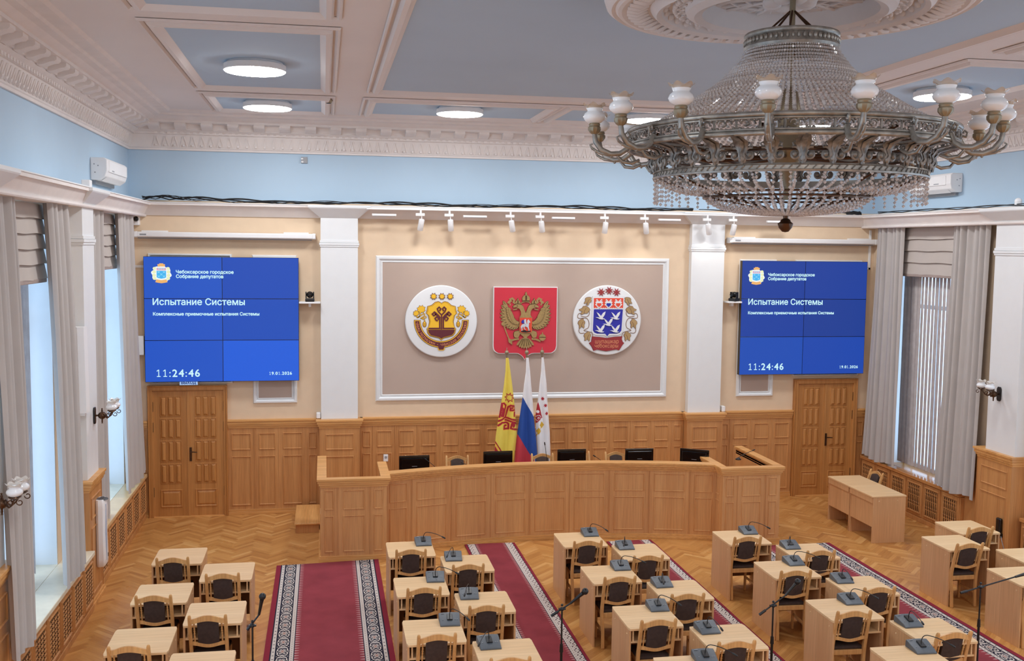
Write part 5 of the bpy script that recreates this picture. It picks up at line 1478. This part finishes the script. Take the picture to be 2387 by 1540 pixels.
roman('raised beige roman blind over the window next to the double door', XL+.015, 14.4, 16.2, 4.92, 4.16, 1, 5)
XC2 = XR-.14
curtain('long grey curtain on the door side of the vertical blinds', XC2, 16.26, 17.12, 4.94, .76, -.02, .22, 6, -1, None, .02)
curtain('long grey curtain between the vertical blinds and the wall lamp', XC2, 13.93, 14.84, 4.94, .74, .05, .16, 6, -1, None, .04)
roman('raised grey roman blind above the vertical blinds', XR-.015, 14.6, 16.5, 4.92, 4.13, -1, 4)
def vertical_blind(label, x, y0, y1, z0, z1, n, ang, w=.115):
    root = thing('vertical_blind', label, 'blind', (x, (y0+y1)/2, z1), 0, 'vertical slat blinds')
    L = (y1-y0)/2; m = MB(); m.box(-.02, .02, -L-.03, L+.03, -.05, 0, c=.004); m.build('head_rail', WPLA, root)
    for k in range(n):
        y = -L+2*L*(k+.5)/n; a = ang+random.uniform(-.14, .14); dx, dy = math.cos(a)*w/2, math.sin(a)*w/2
        m = MB(); rings = []
        for i in range(7):
            f = -1+i/3; b = .010*(1-f*f); nx, ny = -math.sin(a), math.cos(a)
            rings.append([(f*dx+nx*(b-.001), y+f*dy+ny*(b-.001), -.05), (f*dx+nx*(b+.001), y+f*dy+ny*(b+.001), -.05), (f*dx+nx*(b+.001), y+f*dy+ny*(b+.001), z0-z1), (f*dx+nx*(b-.001), y+f*dy+ny*(b-.001), z0-z1)])
        m.ring_strip(rings); m.build('slat', SLATM, root, smooth=40)
vertical_blind('closed vertical blind with bright slits behind the sideways desk', XR+.13, 14.45, 16.65, .80, 4.85, 21, 1.45)
vertical_blind('vertical blind pulled into a bunch at the carved-grille window', XL-.15, 11.5, 12.1, .80, 4.85, 9, -.2, .09)

# ================================================================== wall lamps
def shade_profile(r=1.0):
    return [(.034, 0), (.050, .005), (.076, .025), (.085, .046), (.077, .070), (.058, .085), (.054, .093), (.060, .104), (.062, .111)]
def shade(root, c, k=1.0, rim=RIMG, parent=None):
    m = MB(); m.lathe([(r*k, h*k) for r, h in shade_profile()], c, 24); s = m.build('glass_shade', OPAL, parent or root, smooth=70, solid=.003)
    wave = lambda i, a: ((.006*math.sin(6*a)*k, .010*k*math.sin(6*a)) if i == 3 else ((.002*math.sin(6*a)*k, .004*k*math.sin(6*a)) if i == 2 else (0, 0)))
    m = MB(); m.lathe([(r*k, h*k) for r, h in ((.062, .111), (.062, .119), (.070, .130), (.086, .138))], c, 48, wave=wave); m.build('ruffled_rim', rim, s, smooth=70, solid=.002)
    return s
def sconce(label, x, y, z, s, lift=0):
    """s: +1 lamp points to +x"""
    r = thing('wall_sconce', label, 'wall lamp', (x, y, z), 0, 'bronze wall lamps with two opal shades')
    m = MB(); m.prism([(0, a*.045, b*.105) for a, b in ((-.6, -1), (.6, -1), (1, -.7), (1, .7), (.6, 1), (-.6, 1), (-1, .7), (-1, -.7))], (s*.022, 0, 0)); m.build('back_plate', BLACK, r, bevel=.006)
    m = MB(); bx_ = s*.10
    m.tube([(s*.02, 0, 0), (bx_, 0, 0)], .012, 8); m.ball((bx_, 0, 0), .05, seg=16, sc=(1, 1, .95))
    m.lathe([(.012, -.10), (.006, -.085), (.012, -.075), (.008, -.06), (.014, -.045), (.02, -.04)], (bx_, 0, 0), 12); m.lathe([(.02, .04), (.01, .05), (.012, .065), (.006, .08), (.012, .088), (.0, .095)], (bx_, 0, 0), 12)
    m.build('bronze_body', BRONZE, r, smooth=50)
    for t in (-1, 1):
        ex, ey, ez = s*.235, t*.10, .055
        m = MB(); pts = [(bx_+s*.04, t*.02, -.01), (bx_+s*.07, t*.04, -.03), (bx_+s*.10, t*.06, -.005), (ex-s*.02, ey*.85, .03), (ex, ey, ez)]
        m.tube(pts, [.009, .008, .008, .008, .010], 8)
        m.tube([(bx_+s*(.085+.022*math.cos(a)), t*.05, .012+.022*math.sin(a)) for a in [i*2*PI/12 for i in range(13)]], .005, 6)
        m.tube([(ex+s*(.045+.02*math.cos(a)*(1-a/9)), ey+t*.02, ez-.022+.02*math.sin(a)*(1-a/9)) for a in [2.4-i*.5 for i in range(12)]], .005, 6)
        m.lathe([(.0, 0), (.03, .004), (.055, .02), (.05, .028), (.03, .03)], (ex, ey, ez), 16)
        a = m.build('arm', BRONZE, r, smooth=50); shade(r, (ex, ey, ez+.024), .82, FROST, a)
sconce('bronze wall lamp with two opal shades on the white pilaster near the double door', XL+.23, 13.56, 2.34, 1)
sconce('bronze wall lamp with two opal shades cut by the frame edge beside the near curtain', XL+.23, 9.42, 2.25, 1)
sconce('bronze wall lamp with two opal shades on the pilaster beside the vertical blinds', XR-.23, 13.42, 2.46, -1)

# ================================================================== things on the pilasters
r = thing('air_purifier', 'tall white air purifier hung on the oak pilaster foot near the double door', 'air purifier', (XL+.255, 13.55, .42))
m = MB(); pr = [(0, -.11), (.03, -.13), (.085, -.12), (.11, -.05), (.11, .05), (.085, .12), (.03, .13), (0, .11)]
rings = []
for z, k in ((0, .78), (.03, .95), (.1, 1.0), (.42, .93), (.75, 1.0), (.82, .97), (.86, .85)): rings.append([(x*k, y*k, z) for x, y in pr])
m.ring_strip(rings); m.build('body', WPLA, r, smooth=35)
m = MB(); m.lathe([(0, .861), (.075, .861), (.08, .85)], (.052, 0, 0), 24); 
for a in (-.06, 0, .06): m.cyl((.05, a, .862), (.05, a, .866), .024, seg=14)
m.build('top_grille', UNITM, r)
m = MB(); m.box(.098, .1125, -.055, -.035, .08, .80); m.build('side_strip', plain('pale_blue_plastic', (176, 188, 210), .4), r)
m = MB(); m.box(.1, .114, .02, .05, .1, .15, c=.004); m.build('switch', BLACK, r)
r = thing('column_speaker', 'slim white column loudspeaker on the side of the pilaster near the air conditioner', 'loudspeaker', (XL+.185, 13.07, 2.45))
m = MB(); rings = []
for z, y, k in ((0, .03, 1), (.25, .02, 1), (.8, -.015, 1), (1.05, -.03, 1)): rings.append([(-.085*k, y+.06, z), (.085*k, y+.06, z), (.07*k, y-.05, z), (0, y-.075, z), (-.07*k, y-.05, z)])
m.ring_strip(rings); m.build('cabinet', WPLA, r, smooth=20)
m = MB(); m.box(-.05, .05, -.02, .07, -.03, .0); m.build('wall_bracket', WPLA, r); m = MB(); m.ball((-.02, -.045, .06), .012, seg=10); m.build('badge', BLACK, r)
r = thing('wall_camera_lamp', 'small black device with a cable on the oak pilaster foot beside the last desks', 'device', (XR-.255, 13.22, .40)); r.name = 'wall_phone'
m = MB(); m.box(-.05, 0, -.05, .05, .05, .27, c=.02); m.build('handset', BLACKG, r); m = MB(); m.box(-.07, 0, -.07, .07, -.01, .05, c=.012); m.build('holder', BLACK, r)
m = MB(); m.tube([(-.03, -.06, .02), (-.05, -.12, -.05), (-.04, -.16, -.15), (-.04, -.17, -.38)], .006, 6); m.build('cord', GPLA, r)

# ================================================================== ceiling lamps
LP_ = [('square coffer nearest the brighter video wall corner', -.76, 12.2), ('small coffer beside the cornice, above the brighter video wall', -.79, 15.45), ('long coffer above the taupe panel', 1.99, 15.35),
       ('coffer seen behind the chandelier arms', 4.88, 15.35), ('far coffer above the vertical blinds', 7.68, 12.0), ('small coffer above the darker video wall', 7.67, 15.45)]
lamp0 = None
def ceiling_lamp(x, y, label):
    global lamp0
    if lamp0 is None:
        lamp0 = thing('ceiling_lamp', label, 'ceiling lamp', (x, y, ZC), 0, 'round ceiling lamps')
        m = MB(); m.lathe([(.0, 0), (.31, 0), (.31, -.03), (.345, -.03), (.347, -.094), (.337, -.098)], seg=64); m.build('rim', WPLA, lamp0, smooth=40)
        m = MB(); m.lathe([(.337, -.072), (.338, -.10), (.325, -.108), (0, -.110)], seg=64); m.build('diffuser', DIFF, lamp0, smooth=40)
    else: dup(lamp0, (x, y, ZC), 0, label)
DIFF = emit('lit_diffuser', (252, 253, 255), LAMP_STRENGTH)
for nm, x, y in LP_: ceiling_lamp(x, y, 'lit round ceiling lamp in the %s' % nm)
for x, y in ((-.76, 7.0), (7.68, 7.0), (-.76, 2.2), (7.68, 2.2), (1.99, .2), (4.9, .2), (-.76, -3), (7.68, -3), (1.99, -4.5), (4.9, -4.5)): ceiling_lamp(x, y, 'unseen round ceiling lamp added over the rear of the hall as fill light')  # unseen rear lamps, added to brighten the surfaces facing the camera

# ================================================================== ceiling medallion
MX, MY = 3.52, 7.56
root = struct(bpy.data.objects.new('trim_90', None)); COL.objects.link(root); root.location = (MX, MY, ZC-.05)
m = MB(); m.lathe([(1.42, .06), (1.42, -.06), (1.40, -.12), (1.36, -.15), (1.33, -.14), (1.31, -.16), (1.28, -.165), (1.25, -.15), (1.06, -.13), (1.05, -.15), (1.01, -.19), (.97, -.17), (.95, -.12), (.93, -.11), (.80, -.12), (.78, -.17), (.72, -.20), (.66, -.18), (.63, -.10), (.62, -.05), (.56, -.03), (.55, .03), (0, .03)], seg=96)
m.build('medallion_rings', PLAST, root, smooth=35)
m = MB()
for k in range(72):                                     # leaf collar between the outer rings
    a = 2*PI*k/72; c, s = math.cos(a), math.sin(a)
    m.tube([(1.24*c, 1.24*s, -.155), (1.16*c, 1.16*s, -.165), (1.08*c, 1.08*s, -.14)], [.020, .026, .012], 6)
for k in range(40):                                     # rich relief ring: bosses, curls and leaves
    a = 2*PI*k/40; c, s = math.cos(a), math.sin(a); m.ball((.945*c, .945*s, -.125), .032, seg=8)
    for t in (-.05, .05): m.ball((.87*math.cos(a+t), .87*math.sin(a+t), -.13), .022, seg=7, sc=(1, 1, 1.2))
    q = [(.82+.03*math.sin(i*.9), a+.05*math.cos(i*.9)) for i in range(8)]; m.tube([(r_*math.cos(b), r_*math.sin(b), -.135) for r_, b in q], .011, 5)
m.build('leaf_relief', PLAST, root, smooth=60)
m = MB()
for k in range(12):                                     # pierced grille in the middle
    a = 2*PI*k/12; c, s = math.cos(a), math.sin(a); m.tube([(.1*c, .1*s, -.06), (.6*c, .6*s, -.06)], .014, 6)
    for t in (-.17, .17): m.tube([(.30*c, .30*s, -.055), (.58*math.cos(a+t), .58*math.sin(a+t), -.055)], .009, 5)
for rr in (.22, .34, .46): m.tube([(rr*math.cos(2*PI*i/48), rr*math.sin(2*PI*i/48), -.058) for i in range(49)], .010, 5)
for k in range(8):
    a = 2*PI*k/8; m.ball((.14*math.cos(a), .14*math.sin(a), -.10), .075, seg=10, sc=(1, 1, .6))
m.build('pierced_rosette', PLAST, root, smooth=60)

# ================================================================== chandelier
CX, CY = 3.46, 7.38
CH = thing('chandelier', 'huge tarnished silver and crystal chandelier with opal glass lamps', 'chandelier', (CX, CY, 5.0))
Z = lambda z: z-5.0
m = MB(); m.tube([(0, 0, Z(ZC)), (0, 0, Z(4.9))], .022, 10)
m.lathe([(.02, Z(5.75)), (.06, Z(5.7)), (.09, Z(5.55)), (.08, Z(5.42)), (.12, Z(5.36)), (.16, Z(5.28)), (.12, Z(5.2)), (.06, Z(5.12)), (.03, Z(5.0))], seg=24)
m.build('stem', BRASS, CH, smooth=50)
m = MB(); m.lathe([(.325, Z(6.01)), (.345, Z(6.01)), (.352, Z(6.03)), (.342, Z(6.045)), (.335, Z(6.09)), (.345, Z(6.10)), (.352, Z(6.115)), (.345, Z(6.13)), (.32, Z(6.13)), (.315, Z(6.01))], seg=72)
for k in range(54):
    a = 2*PI*k/54; m.ball((.342*math.cos(a), .342*math.sin(a), Z(6.068)), .014, seg=6, sc=(1, 1, 1.6))
m.build('collar_ring', SILVER, CH, smooth=50)
m = MB()
for k in range(6):
    a = 2*PI*k/6; m.tube([(.33*math.cos(a), .33*math.sin(a), Z(6.02)), (.02*math.cos(a), .02*math.sin(a), Z(6.3))], .008, 6)
m.build('suspension_rod', BRONZE, CH)
# frieze band
m = MB(); RU, ZU0, ZU1 = 1.20, 5.278, 5.40
for zc, rr in ((ZU1, .018), (ZU0, .018), (ZU1-.024, .008), (ZU0+.024, .008)): m.tube([(RU*math.cos(2*PI*i/96), RU*math.sin(2*PI*i/96), Z(zc)) for i in range(97)], rr, 8)
m.build('frieze_moulding', SILVER, CH, smooth=60)
m = MB(); zc = (ZU0+ZU1)/2
def on_cyl(a, t, z, r): return (r*math.cos(a+t/r), r*math.sin(a+t/r), Z(z))
for k in range(48):
    a = 2*PI*k/48
    for s in (-1, 1):
        q = [(s*(.018+.030*math.cos(.55*i)*(1-i/13)), .030*math.sin(.55*i)*(1-i/13)) for i in range(11)]
        m.tube([on_cyl(a, t, zc+h, RU-.004) for t, h in q], .0075, 5)
        m.tube([on_cyl(a, s*.075+.0*t, zc+t, RU-.004) for t in (-.045, 0, .045)], .006, 5)
        m.ball(on_cyl(a, s*.055, zc+.03*s, RU-.006), .014, seg=6); m.ball(on_cyl(a, s*.06, zc-.028*s, RU-.006), .012, seg=6)
    m.ball(on_cyl(a, 0, zc, RU), .013, seg=7)
m.build('pierced_frieze', SILVD, CH, smooth=60)
# lower ring
RL, ZL0, ZL1 = 1.0, 5.045, 5.10
m = MB(); m.lathe([(RL-.015, Z(ZL0)), (RL+.008, Z(ZL0)), (RL+.012, Z(ZL0+.012)), (RL, Z(ZL0+.016)), (RL, Z(ZL1-.014)), (RL+.012, Z(ZL1-.01)), (RL+.008, Z(ZL1)), (RL-.015, Z(ZL1)), (RL-.015, Z(ZL0))], seg=96)
for k in range(120):
    a = 2*PI*k/120; m.tube([on_cyl(a, -.012, ZL0+.018, RL+.002), on_cyl(a, .012, ZL1-.016, RL+.002)], .005, 5)
m.build('lower_ring', SILVER, CH, smooth=50)
# acanthus brackets between the rings, each with its pair of scrolls
bk0 = None
for k in range(32):
    a = 2*PI*(k+.25)/32
    if bk0 is None:
        m = MB()
        pr = [(1.005, 5.10), (1.01, 5.125), (1.03, 5.16), (1.02, 5.20), (1.05, 5.24), (1.13, 5.262), (1.20, 5.27)]; wd_ = [.018, .030, .022, .040, .052, .040, .022]
        for off, sc in ((0, 1.0), (.012, .45)):
            rings = []
            for (r_, z), w in zip(pr, wd_): rings.append([(r_+off, -w*sc, Z(z)-off*.6), (r_+off+.012, 0, Z(z)-off*.6), (r_+off, w*sc, Z(z)-off*.6), (r_+off-.006, 0, Z(z)-off*.6)])
            m.ring_strip(rings)
        for s in (-1, 1):
            q = [(s*(.052+.046*math.cos(.5*i+1.2)*(1-i/17)), 5.158+.050*math.sin(.5*i+1.2)*(1-i/17)) for i in range(15)]
            m.tube([(1.01, t, Z(z)) for t, z in q], [.011]*11+[.013]*4, 6)
            m.ball((1.012, s*.052, Z(5.158)), .022, seg=8)
            m.tube([(1.02, s*.03, Z(5.21)), (1.04, s*.055, Z(5.235)), (1.05, s*.07, Z(5.225)), (1.045, s*.062, Z(5.21))], .007, 5)
        m.ball((1.02, 0, Z(5.13)), .020, seg=8, sc=(.7, 1, 1.3))
        bk0 = m.build('acanthus_bracket', SILVD, CH, smooth=50); bk0.rotation_euler = (0, 0, a)
    else:
        c = bk0.copy(); COL.objects.link(c); c.parent = CH; c.rotation_euler = (0, 0, a)
# inner frames that carry the crystal
m = MB()
for rr, z in ((.63, 4.94), (.62, 4.91), (1.08, 5.40), (.9, 5.2)): m.tube([(rr*math.cos(2*PI*i/72), rr*math.sin(2*PI*i/72), Z(z)) for i in range(73)], .009, 6)
for k in range(8):
    a = 2*PI*k/8+.2; m.tube([(.06*math.cos(a), .06*math.sin(a), Z(5.22)), (.6*math.cos(a), .6*math.sin(a), Z(5.2)), (1.15*math.cos(a), 1.15*math.sin(a), Z(5.34))], .012, 6)
    m.tube([(.03*math.cos(a), .03*math.sin(a), Z(4.80)), (.3*math.cos(a), .3*math.sin(a), Z(4.86)), (.62*math.cos(a), .62*math.sin(a), Z(4.93)), (.98*math.cos(a), .98*math.sin(a), Z(5.06))], .008, 6)
m.build('inner_frame', BRONZE, CH, smooth=60)
m = MB(); m.lathe([(0, Z(4.825)), (.06, Z(4.815)), (.05, Z(4.795)), (.022, Z(4.780)), (.018, Z(4.760)), (.035, Z(4.750)), (.04, Z(4.735)), (.058, Z(4.720)), (.05, Z(4.690)), (.025, Z(4.660)), (0, Z(4.655))], seg=20, wave=lambda i, a: ((.006*math.cos(8*a), 0) if i == 7 else (0, 0)))
m.build('finial', BRONZE, CH, smooth=50)
# crystal strands, built in the plane of angle 0 and turned into place
def bead(m, p, d, r, l):
    d = d.normalized(); a = Vector((0, 1, 0)); b = d.cross(a).normalized()
    ring = [p+(a*math.cos(2*PI*k/6)+b*math.sin(2*PI*k/6))*r for k in range(6)]; i = [m.vert(q) for q in ring]; t = m.vert(p+d*l); u = m.vert(p-d*l)
    for k in range(6): m.face((i[k], i[(k+1) % 6], t)); m.face((i[(k+1) % 6], i[k], u))
def curve_pts(ctrl, step):
    P = [Vector((r_, 0, Z(z))) for r_, z in ctrl]; out = []; dense = []
    for i in range(len(P)-1):
        p0, p1, p2, p3 = P[max(0, i-1)], P[i], P[i+1], P[min(len(P)-1, i+2)]
        for k in range(30):
            t = k/30; dense.append(.5*((2*p1)+(-p0+p2)*t+(2*p0-5*p1+4*p2-p3)*t*t+(-p0+3*p1-3*p2+p3)*t**3))
    dense.append(P[-1]); acc = 0; last = dense[0]; out = [dense[0]]
    for q in dense[1:]:
        acc += (q-last).length; last = q
        if acc >= step: out.append(q.copy()); acc = 0
    return out
def strand(ctrl, step, r, grow_=0):
    m = MB(); q = curve_pts(ctrl, step)
    for i, p in enumerate(q):
        d = q[min(i+1, len(q)-1)]-q[max(0, i-1)]; k = 1+grow_*i/len(q)
        bead(m, p, d, r*k, step*.52)
    return m
CONE = [(.335, 6.01), (.40, 5.91), (.52, 5.78), (.74, 5.625), (1.10, 5.40)]
KINDS = [(strand(CONE, .030, .0125, .35), 124, 0, 56), (strand([(.995, 5.04), (.995, 4.865)], .030, .014), 56, .3, 24),
         (strand([(.985, 5.05), (.90, 4.99), (.78, 4.955), (.64, 4.94)], .030, .0135), 64, .1, 8), (strand([(.63, 4.935), (.58, 4.88), (.46, 4.825), (.30, 4.80), (.10, 4.79), (.05, 4.83)], .028, .0135), 60, .2, 12)]
cam_dir = math.atan2(-CY, -CX)
rest = MB()
for mbs, n, ph, keep in KINDS:
    angs = sorted([2*PI*(k+ph)/n for k in range(n)], key=lambda a: abs((a-cam_dir+PI) % (2*PI)-PI))
    first = None
    for i, a in enumerate(angs):
        if i < keep:
            if first is None: first = mbs.build('crystal_strand', CRYST, CH); first.rotation_euler = (0, 0, a)
            else: c = first.copy(); COL.objects.link(c); c.parent = CH; c.rotation_euler = (0, 0, a)
        else:
            o = len(rest.v); ca, sa = math.cos(a), math.sin(a)
            rest.v += [(x*ca-y*sa, x*sa+y*ca, z) for x, y, z in mbs.v]; rest.f += [tuple(o+q for q in f) for f in mbs.f]; rest.m += mbs.m
ro = rest.build('crystal_strand', CRYST, CH); ro['kind'] = 'stuff'
# sixteen arms with opal lamps
am = MB()
am.tube([(1.20, 0, Z(5.352)), (1.235, 0, Z(5.342)), (1.245, 0, Z(5.372)), (1.225, 0, Z(5.387)), (1.215, 0, Z(5.367))], .010, 6)
am.tube([(1.20, 0, Z(5.322)), (1.225, 0, Z(5.262)), (1.28, 0, Z(5.227)), (1.35, 0, Z(5.222)), (1.42, 0, Z(5.252)), (1.465, 0, Z(5.312)), (1.475, 0, Z(5.372))], [.020, .020, .021, .021, .022, .021, .018], 10)
am.tube([(1.36, 0, Z(5.217)), (1.43, 0, Z(5.227)), (1.49, 0, Z(5.262)), (1.505, 0, Z(5.287)), (1.485, 0, Z(5.297))], [.012, .011, .010, .008, .006], 7)
am.tube([(1.13, 0, Z(5.182)), (1.19, 0, Z(5.157)), (1.26, 0, Z(5.167)), (1.30, 0, Z(5.212))], [.010, .013, .013, .010], 8)
for (x, z) in ((1.345, 5.262), (1.46, 5.30)): am.ball((x, 0, Z(z-.058)), .012, seg=7)
arm0 = am.build('lamp_arm', SILVER, CH, smooth=50)
cm = MB(); cm.lathe([(.018, Z(5.367)), (.03, Z(5.377)), (.045, Z(5.397)), (.048, Z(5.417)), (.04, Z(5.427)), (.044, Z(5.437)), (.038, Z(5.452)), (.0, Z(5.452))], (1.475, 0, 0), 20, wave=lambda i, a: ((.003*math.cos(10*a), 0) if i in (1, 2) else (0, 0)))
cm.build('lamp_cup', BRASS, arm0, smooth=40)
m = MB(); m.lathe([(r_, h) for r_, h in shade_profile()], (1.475, 0, Z(5.447)), 28); m.build('glass_shade', OPAL, arm0, smooth=70, solid=.003)
wave = lambda i, a: ((.006*math.sin(6*a), .010*math.sin(6*a)) if i == 3 else ((.002*math.sin(6*a), .004*math.sin(6*a)) if i == 2 else (0, 0)))
m = MB(); m.lathe([(.062, .111), (.062, .119), (.070, .130), (.084, .137)], (1.475, 0, Z(5.447)), 60, wave=wave); m.build('ruffled_rim', RIMG, arm0, smooth=70, solid=.002)
a0 = cam_dir-math.radians(5)
arm0.rotation_euler = (0, 0, a0)
sub = [o for o in COL.objects if o.parent == arm0]
for k in range(1, 16):
    c = arm0.copy(); COL.objects.link(c); c.parent = CH; c.rotation_euler = (0, 0, a0+2*PI*k/16)
    for q in sub: e = q.copy(); COL.objects.link(e); e.parent = c
